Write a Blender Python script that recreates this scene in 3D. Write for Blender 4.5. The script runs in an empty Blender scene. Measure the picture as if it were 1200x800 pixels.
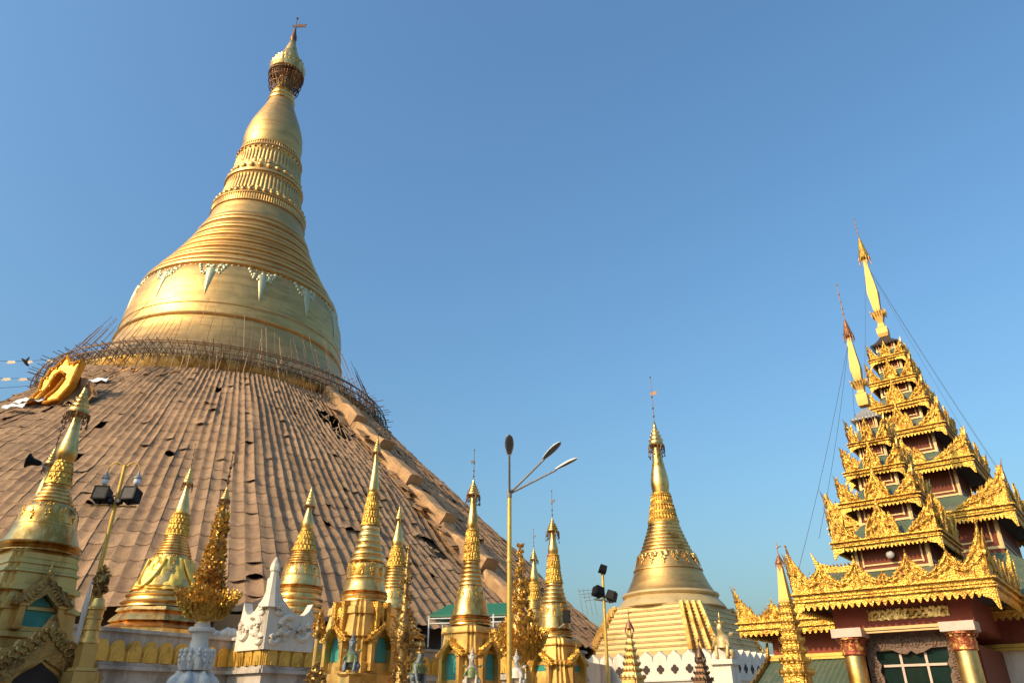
import bpy, math, random
from mathutils import Vector, Matrix

random.seed(11)
R = math.radians
scene = bpy.context.scene
COL = scene.collection

# ------------------------------------------------------------------ camera, sky, sun, exposure
FPX, PITCH = 866.0, R(27)
SP, CP = math.sin(PITCH), math.cos(PITCH)
EYE = 1.6
cam_d = bpy.data.cameras.new("camera")
cam = bpy.data.objects.new("camera", cam_d)
COL.objects.link(cam)
cam.location = (0, 0, EYE)
cam.rotation_euler = (R(90) + PITCH, 0, 0)
cam_d.sensor_width = 36
cam_d.lens = FPX / 1200 * 36
cam_d.clip_end = 6000
cam_d.clip_start = 0.1
scene.camera = cam

SUN_EL, SUN_AZ = R(30), R(233)            # azimuth clockwise from +Y: behind the camera, to the left
world = bpy.data.worlds.new("World")
scene.world = world
world.use_nodes = True
wn = world.node_tree
sky = wn.nodes.new("ShaderNodeTexSky")
sky.sky_type = 'NISHITA'
sky.sun_disc = False
sky.sun_elevation = SUN_EL
sky.sun_rotation = SUN_AZ
sky.altitude = 0
sky.air_density = 1.8
sky.dust_density = 4.5
sky.ozone_density = 9.0
bg = wn.nodes["Background"]
bg.inputs[1].default_value = 0.15
tint = wn.nodes.new("ShaderNodeMix")
tint.data_type = 'RGBA'
tint.blend_type = 'MULTIPLY'
tint.inputs[0].default_value = 1
tint.inputs[7].default_value = (1.02, 1.095, 1.05, 1)     # clear tropical air: a little greener than the model's blue
wn.links.new(sky.outputs[0], tint.inputs[6])
wn.links.new(tint.outputs[2], bg.inputs[0])
sun_d = bpy.data.lights.new("sun", 'SUN')
sun = bpy.data.objects.new("sun", sun_d)
COL.objects.link(sun)
sun_d.energy = 3.2
sun_d.angle = R(0.5)
sun_d.color = (1.0, 0.74, 0.42)
sdir = Vector((math.sin(SUN_AZ) * math.cos(SUN_EL), math.cos(SUN_AZ) * math.cos(SUN_EL), math.sin(SUN_EL)))
sun.rotation_euler = sdir.to_track_quat('Z', 'Y').to_euler()
scene.view_settings.view_transform = 'Standard'
scene.view_settings.look = 'None'
scene.view_settings.gamma = 1
scene.view_settings.exposure = 0.45
scene.cycles.max_bounces = 6
scene.cycles.use_denoising = True

YAW = R(-39)                               # every building on the platform is aligned to this
EX = Vector((math.cos(YAW), math.sin(YAW), 0))
EY = Vector((-math.sin(YAW), math.cos(YAW), 0))


# ------------------------------------------------------------------ measuring helpers (survey of the photograph)
class Axis:
    """an upright axis standing Y metres ahead; turns sighted heights and half-widths into metres"""
    def __init__(s, u, v, Y):
        fw = FPX * CP - (400 - v) * SP
        s.Y = Y
        s.X = (u - 600) / fw * Y

    def z(s, v):
        cy = 400 - v
        return EYE + s.Y * (FPX * SP + cy * CP) / (FPX * CP - cy * SP)

    def r(s, v, hw):
        return hw * (s.Y * CP + (s.z(v) - EYE) * SP) / FPX

    def zr(s, p):
        return (s.z(p[0]), s.r(p[0], p[1]))


# ------------------------------------------------------------------ mesh builder
class MB:
    def __init__(s):
        s.v, s.f, s.tone = [], [], []
        s.m = Matrix.Identity(4)

    def add(s, vs, fs, tone=None):
        o = len(s.v)
        for q in vs:
            s.v.append(tuple(s.m @ Vector(q)))
        for q in fs:
            s.f.append(tuple(i + o for i in q))
            s.tone.append(0.5 if tone is None else tone)

    def box(s, c, d, rz=0):
        x, y, z = d[0] / 2, d[1] / 2, d[2] / 2
        ca, sa = math.cos(rz), math.sin(rz)
        vs = []
        for k in (-1, 1):
            for a, b in ((-1, -1), (1, -1), (1, 1), (-1, 1)):
                px, py = a * x, b * y
                vs.append((c[0] + px * ca - py * sa, c[1] + px * sa + py * ca, c[2] + k * z))
        s.add(vs, [(3, 2, 1, 0), (4, 5, 6, 7), (0, 1, 5, 4), (1, 2, 6, 5), (2, 3, 7, 6), (3, 0, 4, 7)])

    def frustum(s, c, w0, w1, z0, z1):
        vs = [(c[0] + a * w, c[1] + b * w, z) for w, z in ((w0, z0), (w1, z1)) for a, b in ((-1, -1), (1, -1), (1, 1), (-1, 1))]
        s.add(vs, [(3, 2, 1, 0), (4, 5, 6, 7), (0, 1, 5, 4), (1, 2, 6, 5), (2, 3, 7, 6), (3, 0, 4, 7)])

    def lathe(s, prof, n=40, c=(0, 0), a0=0.0, cap=True):
        vs, fs = [], []
        for z, r in prof:
            for i in range(n):
                a = a0 + 2 * math.pi * i / n
                vs.append((c[0] + r * math.cos(a), c[1] + r * math.sin(a), z))
        for j in range(len(prof) - 1):
            up = prof[j + 1][0] >= prof[j][0]
            for i in range(n):
                k = (i + 1) % n
                q = (j * n + i, j * n + k, (j + 1) * n + k, (j + 1) * n + i)
                fs.append(q)
        if cap:
            fs.append(tuple(range(n))[::-1])
            fs.append(tuple(range((len(prof) - 1) * n, len(prof) * n)))
        # orient so that faces look outwards when the profile runs downwards
        if prof[-1][0] < prof[0][0]:
            fs = [q[::-1] for q in fs]
        s.add(vs, fs)

    def loft(s, plan, prof):
        """plan(w) -> closed outline, prof = [(z, w)...]"""
        n = len(plan(1.0))
        vs, fs = [], []
        for z, w in prof:
            vs += [(x, y, z) for x, y in plan(w)]
        for j in range(len(prof) - 1):
            for i in range(n):
                k = (i + 1) % n
                fs.append((j * n + i, j * n + k, (j + 1) * n + k, (j + 1) * n + i))
        fs.append(tuple(range(n))[::-1])
        fs.append(tuple(range((len(prof) - 1) * n, len(prof) * n)))
        if prof[-1][0] < prof[0][0]:
            fs = [q[::-1] for q in fs]
        s.add(vs, fs)

    def tube(s, p0, p1, r0, r1=None, n=8):
        r1 = r0 if r1 is None else r1
        p0, p1 = Vector(p0), Vector(p1)
        d = (p1 - p0)
        if d.length < 1e-6:
            return
        q = d.to_track_quat('Z', 'Y')
        vs = []
        for p, r in ((p0, r0), (p1, r1)):
            for i in range(n):
                a = 2 * math.pi * i / n
                vs.append(tuple(p + q @ Vector((r * math.cos(a), r * math.sin(a), 0))))
        fs = [(i, (i + 1) % n, n + (i + 1) % n, n + i) for i in range(n)]
        fs += [tuple(range(n))[::-1], tuple(range(n, 2 * n))]
        s.add(vs, fs)

    def path(s, pts, r, n=8):
        rr = r if isinstance(r, (list, tuple)) else [r] * len(pts)
        vs, fs = [], []
        pts = [Vector(p) for p in pts]
        for j, p in enumerate(pts):
            d = (pts[min(j + 1, len(pts) - 1)] - pts[max(j - 1, 0)])
            q = d.to_track_quat('Z', 'Y')
            for i in range(n):
                a = 2 * math.pi * i / n
                vs.append(tuple(p + q @ Vector((rr[j] * math.cos(a), rr[j] * math.sin(a), 0))))
        for j in range(len(pts) - 1):
            for i in range(n):
                k = (i + 1) % n
                fs.append((j * n + i, j * n + k, (j + 1) * n + k, (j + 1) * n + i))
        fs += [tuple(range(n))[::-1], tuple(range((len(pts) - 1) * n, len(pts) * n))]
        s.add(vs, fs)

    def ball(s, c, r, sc=(1, 1, 1), n=8, m=6, rz=0):
        prof = []
        vs, fs = [], []
        ca, sa = math.cos(rz), math.sin(rz)
        for j in range(m + 1):
            t = math.pi * j / m
            rr, z = max(math.sin(t), .02) * r, -math.cos(t) * r
            for i in range(n):
                a = 2 * math.pi * i / n
                x, y = rr * math.cos(a) * sc[0], rr * math.sin(a) * sc[1]
                vs.append((c[0] + x * ca - y * sa, c[1] + x * sa + y * ca, c[2] + z * sc[2]))
        for j in range(m):
            for i in range(n):
                k = (i + 1) % n
                fs.append((j * n + i, j * n + k, (j + 1) * n + k, (j + 1) * n + i))
        fs += [tuple(range(n))[::-1], tuple(range(m * n, (m + 1) * n))]
        s.add(vs, fs)

    def petals(s, z0, r0, z1, r1, n, bulge, a0=0.0, fill=0.96, curl=0.0, power=0.6):
        """a ring of pointed leaves; each root at (z0,r0), tip at (z1,r1)"""
        na, nt = 5, 5
        for k in range(n):
            th = a0 + 2 * math.pi * k / n
            half = math.pi / n * fill
            vs, fs = [], []
            for j in range(nt + 1):
                t = j / nt
                wid = (1 - t ** 2.2) ** power if t < 1 else 0.03
                for i in range(na):
                    a = -1 + 2 * i / (na - 1)
                    r = r0 + (r1 - r0) * t + bulge * (1 - a * a) * (0.35 + 0.65 * math.sin(math.pi * min(1, t + .15))) + curl * t ** 3
                    r -= bulge * .5 * abs(a) ** 3
                    ang = th + a * half * wid
                    vs.append((r * math.cos(ang), r * math.sin(ang), z0 + (z1 - z0) * t))
            for j in range(nt):
                for i in range(na - 1):
                    q = (j * na + i, j * na + i + 1, (j + 1) * na + i + 1, (j + 1) * na + i)
                    fs.append(q if z1 > z0 else q[::-1])
            s.add(vs, fs)

    def beads(s, z, r, n, br, sc=(1, 1, 1), a0=0.0):
        for k in range(n):
            a = a0 + 2 * math.pi * k / n
            s.ball((r * math.cos(a), r * math.sin(a), z), br, sc, 8, 5, a)

    def flutes(s, z0, r0, z1, r1, n, depth):
        """a belt of vertical ribs"""
        m = n * 4
        vs, fs = [], []
        for z, r in ((z0, r0), (z1, r1)):
            for i in range(m):
                rr = r + (depth if i % 4 in (1, 2) else 0)
                a = 2 * math.pi * i / m
                vs.append((rr * math.cos(a), rr * math.sin(a), z))
        for i in range(m):
            k = (i + 1) % m
            q = (i, k, m + k, m + i)
            fs.append(q if z1 > z0 else q[::-1])
        fs.append(tuple(range(m)))
        fs.append(tuple(range(m, 2 * m)))
        s.add(vs, fs)

    def prism(s, pts, y0, y1):
        """outline in x,z extruded from y0 to y1"""
        n = len(pts)
        vs = [(x, y0, z) for x, z in pts] + [(x, y1, z) for x, z in pts]
        fs = [tuple(range(n)), tuple(range(n, 2 * n))[::-1]]
        fs += [(i, n + i, n + (i + 1) % n, (i + 1) % n) for i in range(n)]
        s.add(vs, fs)

    def crest(s, w, top, bot, y, thick=.06, step=.05, rows=8, relief=.05, sc=3.0, band=None):
        """a carved board from x=-w to w: top(t), bot(x) heights, front face modelled in relief"""
        nx = max(12, int(2 * w / step))
        vs, fs = [], []
        for i in range(nx + 1):
            x = -w + 2 * w * i / nx
            t = x / w
            zt, zb = top(t), bot(x)
            for j in range(rows + 1):
                z = zb + (zt - zb) * j / rows
                g = carve(x * sc, z * sc)
                edge = 1 if 0 < j < rows else .3
                if band and z < band:
                    edge *= .35 if z > 0 else .15
                vs.append((x, y - thick - relief * g * edge, z))
        R1 = rows + 1
        o = len(vs)
        for i in range(nx + 1):
            x = -w + 2 * w * i / nx
            vs.append((x, y, bot(x)))
            vs.append((x, y, top(x / w)))
        for i in range(nx):
            for j in range(rows):
                a = i * R1 + j
                fs.append((a, a + R1, a + R1 + 1, a + 1))
            fs.append((o + 2 * i, o + 2 * i + 1, o + 2 * i + 3, o + 2 * i + 2))
            fs.append((i * R1 + rows, (i + 1) * R1 + rows, o + 2 * i + 3, o + 2 * i + 1))
            fs.append((i * R1, o + 2 * i, o + 2 * i + 2, (i + 1) * R1))
        s.add(vs, fs)

    def leaf(s, p, d, up, L, W):
        p, d = Vector(p), Vector(d).normalized()
        sd = d.cross(Vector(up))
        if sd.length < 1e-3:
            sd = d.cross(Vector((1, 0, 0.1)))
        sd.normalize()
        nrm = sd.cross(d)
        vs = [p, p + d * L * .45 + sd * W, p + d * L * .45 - sd * W, p + d * L, p + d * L * .45 + nrm * W * .7, p + d * L * .4 - nrm * W * .15]
        s.add([tuple(q) for q in vs], [(0, 1, 4), (0, 4, 2), (1, 3, 4), (4, 3, 2), (0, 5, 1), (0, 2, 5), (1, 5, 3), (5, 2, 3)])

    def build(s, name, mat, parent=None, angle=32, loc=None, kind=None, tones=False):
        me = bpy.data.meshes.new(name)
        me.from_pydata(s.v, [], s.f)
        me.polygons.foreach_set("use_smooth", [True] * len(me.polygons))
        me.set_sharp_from_angle(angle=R(angle))
        if tones:
            at = me.attributes.new("tone", 'FLOAT', 'FACE')
            at.data.foreach_set("value", s.tone)
        me.materials.append(mat)
        o = bpy.data.objects.new(name, me)
        COL.objects.link(o)
        if parent:
            o.parent = parent
        if loc:
            o.location = loc
        if kind:
            o["kind"] = kind
        return o


def carve(x, z):
    """scroll-work height field, -1..1"""
    row = math.floor(z)
    cx = math.floor(x + .5 * (row % 2)) + .5 - .5 * (row % 2)
    dx, dz = x - cx, z - row - .5
    d = math.hypot(dx, dz)
    a = math.atan2(dz, dx)
    return .6 * math.cos(9.5 * d - a) + .4 * math.sin(5.1 * x + 1.3 * math.sin(4.3 * z))


def smooth_prof(pts, n=5):
    """Catmull-Rom through (z, r)"""
    out = []
    P_ = [pts[0]] + list(pts) + [pts[-1]]
    for i in range(1, len(P_) - 2):
        p0, p1, p2, p3 = P_[i - 1:i + 3]
        for j in range(n):
            t = j / n
            f = lambda k: .5 * (2 * p1[k] + (p2[k] - p0[k]) * t + (2 * p0[k] - 5 * p1[k] + 4 * p2[k] - p3[k]) * t * t + (3 * p1[k] - p0[k] - 3 * p2[k] + p3[k]) * t ** 3)
            out.append((f(0), f(1)))
    out.append(pts[-1])
    return out


def hashr(*k):
    return random.Random(repr(k)).random()


def tag(o, label=None, cat=None, group=None, kind=None):
    if label:
        o["label"] = label
    if cat:
        o["category"] = cat
    if group:
        o["group"] = group
    if kind:
        o["kind"] = kind
    return o


def thing(name, label, cat, loc=(0, 0, 0), rz=0, group=None):
    o = bpy.data.objects.new(name, None)
    COL.objects.link(o)
    o.empty_display_size = .3
    o.location = loc
    o.rotation_euler = (0, 0, rz)
    return tag(o, label, cat, group)


def copy_tree(o, parent=None):
    c = o.copy()
    COL.objects.link(c)
    if parent:
        c.parent = parent
    for ch in list(o.children):
        copy_tree(ch, c)
    return c


# ------------------------------------------------------------------ materials
def mat(name, col, rough=.6, metal=0.0, var=.18, vs=2.0, bump=0.0, bs=18.0, btype='noise', col2=None, mix2=.0,
        tone=False, rvar=.12, spec=.5, dist=.02, streak=0.0):
    m = bpy.data.materials.new(name)
    m.use_nodes = True
    nt = m.node_tree
    N, L = nt.nodes, nt.links
    b = N["Principled BSDF"]
    b.inputs["Metallic"].default_value = metal
    b.inputs["Specular IOR Level"].default_value = spec
    tc = N.new("ShaderNodeTexCoord")
    n1 = N.new("ShaderNodeTexNoise")
    n1.inputs["Scale"].default_value = vs
    n1.inputs["Detail"].default_value = 7
    n1.inputs["Roughness"].default_value = .65
    L.new(tc.outputs["Object"], n1.inputs["Vector"])
    rp = N.new("ShaderNodeValToRGB")
    rp.color_ramp.elements[0].position = .3
    rp.color_ramp.elements[1].position = .7
    rp.color_ramp.elements[0].color = [c * (1 - var) for c in col] + [1]
    rp.color_ramp.elements[1].color = [min(1, c * (1 + var)) for c in col] + [1]
    L.new(n1.outputs["Fac"], rp.inputs["Fac"])
    out = rp.outputs["Color"]
    if col2:
        n2 = N.new("ShaderNodeTexNoise")
        n2.inputs["Scale"].default_value = vs * .45
        n2.inputs["Detail"].default_value = 9
        n2.inputs["Roughness"].default_value = .7
        if streak:
            mp = N.new("ShaderNodeMapping")
            mp.inputs["Scale"].default_value = (1, 1, streak)
            L.new(tc.outputs["Object"], mp.inputs["Vector"])
            L.new(mp.outputs[0], n2.inputs["Vector"])
        else:
            L.new(tc.outputs["Object"], n2.inputs["Vector"])
        r2 = N.new("ShaderNodeValToRGB")
        r2.color_ramp.elements[0].position = .62 - mix2 * .3
        r2.color_ramp.elements[1].position = .72 - mix2 * .3
        L.new(n2.outputs["Fac"], r2.inputs["Fac"])
        mx = N.new("ShaderNodeMix")
        mx.data_type = 'RGBA'
        mx.inputs[7].default_value = list(col2) + [1]
        L.new(r2.outputs["Color"], mx.inputs[0])
        L.new(out, mx.inputs[6])
        out = mx.outputs[2]
    if tone:
        at = N.new("ShaderNodeAttribute")
        at.attribute_name = "tone"
        mr = N.new("ShaderNodeMapRange")
        mr.inputs[3].default_value = .72
        mr.inputs[4].default_value = 1.28
        L.new(at.outputs["Fac"], mr.inputs[0])
        mx = N.new("ShaderNodeMix")
        mx.data_type = 'RGBA'
        mx.blend_type = 'MULTIPLY'
        mx.inputs[0].default_value = 1
        L.new(out, mx.inputs[6])
        L.new(mr.outputs[0], mx.inputs[7])
        out = mx.outputs[2]
    L.new(out, b.inputs["Base Color"])
    rr = N.new("ShaderNodeMapRange")
    rr.inputs[3].default_value = max(.05, rough - rvar)
    rr.inputs[4].default_value = min(1, rough + rvar)
    L.new(n1.outputs["Fac"], rr.inputs[0])
    L.new(rr.outputs[0], b.inputs["Roughness"])
    if bump:
        if btype == 'noise':
            t = N.new("ShaderNodeTexNoise")
            t.inputs["Scale"].default_value = bs
            t.inputs["Detail"].default_value = 5
            h = t.outputs["Fac"]
        elif btype == 'voronoi':
            t = N.new("ShaderNodeTexVoronoi")
            t.inputs["Scale"].default_value = bs
            t.feature = 'SMOOTH_F1'
            h = t.outputs["Distance"]
        elif btype == 'weave':
            t = N.new("ShaderNodeTexWave")
            t.inputs["Scale"].default_value = bs
            t.inputs["Distortion"].default_value = 4
            t.inputs["Detail"].default_value = 3
            h = t.outputs["Fac"]
        L.new(tc.outputs["Object"], t.inputs["Vector"])
        bp = N.new("ShaderNodeBump")
        bp.inputs["Strength"].default_value = bump
        bp.inputs["Distance"].default_value = dist
        L.new(h, bp.inputs["Height"])
        L.new(bp.outputs[0], b.inputs["Normal"])
    return m


GOLD_BELL = mat("gold_leaf_plates", (.62, .375, .135), .48, 1, .12, .5, .3, 1.6, 'noise', (.50, .285, .10), .45, dist=.06, streak=7)
GOLD = mat("gold_leaf", (.74, .47, .165), .37, 1, .16, 3, .35, 9, 'noise', (.46, .23, .05), .45, dist=.015, streak=.4)
GOLD_CARVED = mat("gold_carved", (.66, .375, .068), .44, .75, .22, 5, .9, 24, 'voronoi', (.42, .20, .035), .4, dist=.03)
GOLD_PAINT = mat("gold_paint", (.68, .41, .08), .42, .4, .18, 2.5, .25, 12, 'noise', (.38, .21, .035), .25, dist=.01)
GOLD_BODY = mat("gold_painted_body", (.68, .43, .13), .42, .7, .18, 2, .35, 6, 'noise', (.46, .26, .07), .4, dist=.02, streak=.35)
GOLD_SPIRE = mat("smooth_gilt_sheet", (.50, .275, .055), .5, .35, .1, 2, .2, 5, 'noise', (.46, .27, .06), .25, dist=.02)
GOLD_DARK = mat("old_and_shaded_gold", (.42, .26, .085), .45, .9, .3, 5, .8, 22, 'voronoi', (.20, .11, .04), .4)  # darker gold; also stands in for shade on some leaf ornaments
PALE_GOLD = mat("pale_gold_plaster", (.56, .40, .18), .55, .4, .12, .8, .3, 4, 'noise', (.42, .28, .11), .3, dist=.03)
BRONZE = mat("dark_bronze", (.16, .09, .05), .5, .8, .3, 6, .3, 20)
RED_BRONZE = mat("red_bronze", (.36, .15, .065), .5, .7, .3, 6, .5, 20, 'voronoi')
SILVER = mat("silvered_ornament", (.50, .46, .26), .42, .6, .15, 6, .4, 14, 'noise')
MATTING = mat("bamboo_matting", (.36, .222, .126), .88, 0, .2, 2.2, .5, 14, 'weave', (.29, .17, .105), .25, True, spec=.15, dist=.03)
MATLIT = mat("sunlit_bamboo_matting", (.47, .28, .14), .82, 0, .16, 1.2, .4, 9, 'weave', (.34, .19, .10), .3, True, spec=.15)  # lit copy of the matting: sunlight put into a lighter colour
UNDER = mat("dark_gap_shade", (.07, .045, .03), .9, 0, .3, 1)  # shade of the mat gaps and the arch, put into the colour
BAMBOO = mat("bamboo_pole", (.40, .25, .13), .65, 0, .3, 1.5)
BAMBOO_OLD = mat("weathered_bamboo", (.19, .108, .055), .75, 0, .35, 1.5)
ORANGE = mat("orange_gilt", (.72, .31, .025), .42, .45, .16, 1.2, .7, 3, 'voronoi', dist=.06)
WHITE = mat("white_plaster", (.70, .61, .50), .75, 0, .08, 1.2, .2, 8, 'noise', (.50, .42, .33), .35, streak=.3)
WHITE_OLD = mat("stained_white_plaster", (.50, .425, .345), .8, 0, .14, 1.0, .25, 6, 'noise', (.26, .21, .165), .5, streak=.3)
STUCCO = mat("white_stucco", (.68, .585, .46), .7, 0, .1, 2, .3, 10, 'noise', (.50, .41, .31), .3)
GREYWHITE = mat("grey_white_stone", (.64, .56, .46), .6, 0, .1, 5, .35, 18, 'noise', (.45, .46, .48), .3)
FLOOR = mat("marble_floor", (.27, .24, .205), .45, 0, .1, .5, 0, 1, 'noise', (.20, .175, .15), .3)
TEAL = mat("teal_niche", (.045, .30, .25), .35, 0, .2, 4)
REDBROWN = mat("red_lacquer_wall", (.17, .042, .022), .6, 0, .2, 3, .15, 12, spec=.15)
PINK = mat("red_beam", (.25, .06, .034), .6, 0, .15, 3, spec=.15)
FRAME = mat("cream_gold_frame", (.62, .40, .17), .5, .2, .12, 4)
ROOF = mat("green_roof_sheet", (.085, .118, .078), .6, 0, .2, 2.5, .15, 9, 'noise', (.17, .16, .11), .25)
SOFFIT_SHADE = mat("dark_soffit_and_opening_shade", (.045, .028, .02), .8, 0, .3, 2)  # soffit timber; also stands in for shade inside openings
CARVED_WOOD = mat("carved_brown_wood", (.17, .10, .065), .6, .1, .3, 8, .9, 26, 'voronoi', dist=.03)
GLASS = mat("dark_window_glass", (.010, .025, .020), .08, 0, .2, 2, rvar=.03, spec=.9)
MULLION = mat("pink_mullion", (.62, .42, .33), .5)
RED_GOLD = mat("red_and_gold_capital", (.30, .06, .025), .45, .4, .35, 14, .8, 22, 'voronoi', (.75, .42, .1), .4)
STEEL = mat("grey_painted_steel", (.30, .29, .27), .45, .3)
BLACK = mat("black_lamp_housing", (.010, .0095, .010), .6, 0, .3, 6, spec=.15)
LENS = mat("frosted_lamp_cover", (.10, .10, .085), .25, 0, .1, 5)
LAMPWHITE = mat("pale_lamp_shell", (.62, .59, .54), .45)
GLOBE = mat("white_lamp_glass", (.72, .75, .76), .2)
GREEN_TARP = mat("green_tarpaulin", (.02, .13, .07), .6, 0, .2, 2)
POSTWHITE = mat("white_post", (.7, .68, .63), .5)
TARP = mat("white_sheeting", (.72, .71, .70), .6)
ROBE = mat("yellow_silk_robe", (.74, .50, .09), .42, .35, .12, 3, .2, 6)
STONEBLUE = mat("painted_blue_grey_figure", (.15, .18, .19), .5, 0, .3, 9, .3, 22)
ROBEGREEN = mat("green_gold_cloth", (.15, .18, .07), .5, .3, .3, 10, .4, 25)
FACEW = mat("white_face_paint", (.5, .45, .38), .5)
STEEL_PALE = mat("dull_lamp_bowl", (.38, .36, .32), .5)
DARKFACE = mat("dusty_dark_glass", (.05, .045, .04), .55, 0, .35, 12, .3, 30, spec=.25)
CABLE = mat("black_cable", (.03, .03, .03), .7)


# ------------------------------------------------------------------ setting: the platform
g = MB()
g.add([(-3000, -3000, 0), (3000, -3000, 0), (3000, 3000, 0), (-3000, 3000, 0)], [(0, 1, 2, 3)])
g.build("ground", FLOOR, kind="structure")

# plinth wall under the great stupa
PT = 5.05                                        # top of plinth
A_ = Vector((-13.35, 37.9)) - 22 * Vector((EY.x, EY.y))
B_ = Vector((-13.35, 37.9))
C_ = B_ + 2.75 * Vector((EX.x, EX.y))
D_ = C_ + 12 * Vector((EY.x, EY.y))
E_ = D_ + 6 * Vector((EX.x, EX.y))
F_ = E_ + 5 * Vector((EY.x, EY.y))
pw = thing("plinth_wall", "white stepped plinth wall with a frieze of gold lotus petals below the matting", "wall", (0, 0, 0))
poly = [A_, B_, C_, D_, E_, F_]
MAIN = Axis(345, 40, 83)
arc = []
for i in range(13):
    a = R(-36 + i * 22)
    arc.append(Vector((MAIN.X + 49 * math.cos(a), 83 + 49 * math.sin(a))))
poly = poly + arc
m = MB()
n = len(poly)
m.add([(p.x, p.y, 0) for p in poly] + [(p.x, p.y, PT) for p in poly],
      [tuple(range(n, 2 * n))] + [(i, (i + 1) % n, n + (i + 1) % n, n + i) for i in range(n)])
m.build("wall", WHITE_OLD, pw)


def wall_seg(p, q, nrm, parent):
    d = (q - p)
    L = d.length
    d.normalize()
    M4 = Matrix(((d.x, -nrm.x, 0, p.x), (d.y, -nrm.y, 0, p.y), (0, 0, 1, 0), (0, 0, 0, 1)))
    w = MB()
    w.m = M4
    w.box((L / 2, -.10, 3.50), (L + .2, .21, .16))
    w.box((L / 2, -.055, 3.66), (L + .1, .11, .14))
    w.box((L / 2, -.07, 4.95), (L + .14, .15, .13))
    w.build("coping", WHITE_OLD, parent)
    f = MB()
    f.m = M4
    k = max(1, int(round(L / .72)))
    s = L / k
    for i in range(k):
        x0 = (i + .5) * s
        hw = s * .49
        jz = .02 * math.sin(i * 7.3)
        for lay, (sc, th) in enumerate(((1, .05), (.84, .12), (.66, .09), (.5, .16), (.22, .21))):
            pts = []
            for j in range(13):
                a = math.pi * j / 12
                xx = math.cos(a)
                pts.append((x0 + hw * sc * xx, 3.74 + (.38 * sc + .48 * sc * math.sin(a) ** .75) + jz))
            pts = [(x0 + hw * sc, 3.735)] + pts + [(x0 - hw * sc, 3.735)]
            f.prism(pts[::-1], -th, -.001)
    f.build("petal_frieze", GOLD_PAINT, parent, 40)


wall_seg(A_, B_, Vector((EX.x, EX.y)), pw)
wall_seg(B_, C_, -Vector((EY.x, EY.y)), pw)
wall_seg(C_, D_, Vector((EX.x, EX.y)), pw)
wall_seg(D_, E_, -Vector((EY.x, EY.y)), pw)
wall_seg(E_, F_, Vector((EX.x, EX.y)), pw)


# ------------------------------------------------------------------ the great stupa
MX, MY = MAIN.X, 83.0


def mz(v):
    return MAIN.z(v)


great = thing("great_stupa", "enormous gold stupa with banded bell and bulb spire rising from brown matting", "stupa", (MX, MY, 0), R(-67))
SEG = 128


def ml(prof, name, m_=GOLD_BELL, parent=great, ang=32, n=SEG):
    q = MB()
    q.lathe(prof, n)
    return q.build(name, m_, parent, ang)


q = MB()
q.lathe([(5.2, 44.2), (8, 42.6), (20, 29.9), (30.6, 18.2)], 96)
q.build("terraces", UNDER, great)  # dark cone standing in for the shade seen through gaps between mats
ml([(28.5, 18.9), (31.0, 18.9), (31.3, 18.6), (31.6, 18.1), (32.0, 17.9), (32.3, 18.0), (32.7, 18.3), (33.2, 18.35), (33.6, 18.1),
    (33.8, 17.4), (34.2, 17.0), (35.6, 16.2), (35.9, 15.7)], "base_moulding", GOLD)
bellp = smooth_prof([(35.8, 15.5), (36.6, 15.0), (37.8, 14.2), (39.2, 13.55), (40.5, 13.2)], 3) + [(40.6, 13.35), (40.75, 13.42), (40.9, 13.35), (41.0, 13.1)] + \
    smooth_prof([(42.1, 13.06), (42.2, 13.14), (42.32, 13.05), (44.6, 12.85), (46.4, 12.5), (47.6, 12.08), (47.9, 11.8)], 4)
ml(bellp, "bell")
# pendants on the bell's shoulder
def bell_r(z):
    for (z0, r0), (z1, r1) in zip(bellp, bellp[1:]):
        if z0 <= z <= z1 and z1 > z0:
            return r0 + (r1 - r0) * (z - z0) / (z1 - z0)
    return 11.8


NP = 14
for k in range(NP):
    o = MB()
    a0 = 2 * math.pi * k / NP + .12
    rg = random.Random(k % 3)

    def onb(da, z):
        r = bell_r(z) + .03
        return (r * math.cos(a0 + da), r * math.sin(a0 + da), z)
    for t in range(15):
        f_ = t / 14
        o.ball(onb(0, 46.5 - 3.3 * f_), .50 * (1 - f_) ** .8 + .05, (.35, 1.0 - .2 * f_, 1.0), 8, 5, a0)
    for j in range(22):
        t = rg.random()
        z = 47.6 - 1.7 * t
        o.ball(onb(rg.uniform(-1, 1) * (.115 * (1 - t * .55)), z), .17 + .10 * rg.random(), (.6, 1, 1.0), 7, 5, a0)
    for sgn in (-1, 1):
        for j in range(4):
            o.ball(onb(sgn * (.12 - .014 * j), 47.5 - .42 * j), .22 - .02 * j, (.55, 1, 1.2), 7, 5, a0)
    for j in range(9):
        da = math.pi / NP * (-1 + 2 * j / 8)
        o.ball(onb(da, 47.72 - .22 * (1 - abs(da) * NP / math.pi)), .12, (.6, 1, .9), 6, 4, a0)
    o.build("pendant_ornament", SILVER, great, 60)
# ring bands between bell and lotus
zz = [49.9, 62.6]
bands = [(49.9, 10.75), (50.15, 10.8)]
levels = [(47.95, 11.95), (49.9, 10.95), (51.5, 10.05), (52.9, 9.3), (54.3, 8.55), (55.9, 7.8), (57.6, 7.15), (59.5, 6.6)]
prof = [(47.8, 11.7)]
for (z0, r0), (z1, r1) in zip(levels, levels[1:]):
    h = z1 - z0
    prof += [(z0 + .02, r0 - .02), (z0 + h * .08, r0 + .13), (z0 + h * .2, r0 + .16), (z0 + h * .3, r0 + .06), (z0 + h * .36, r0 - .15),
             (z0 + h * .42, r0 - .22), (z0 + h * .46, r0 - .12), (z0 + h * .54, r0 - .1), (z0 + h * .62, r0 - .2), (z0 + h * .8, r1 + .10), (z1 - .02, r1 + .02)]
prof += [(59.65, 6.6), (60.4, 6.3), (61.6, 6.05), (62.0, 6.0)]
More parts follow.
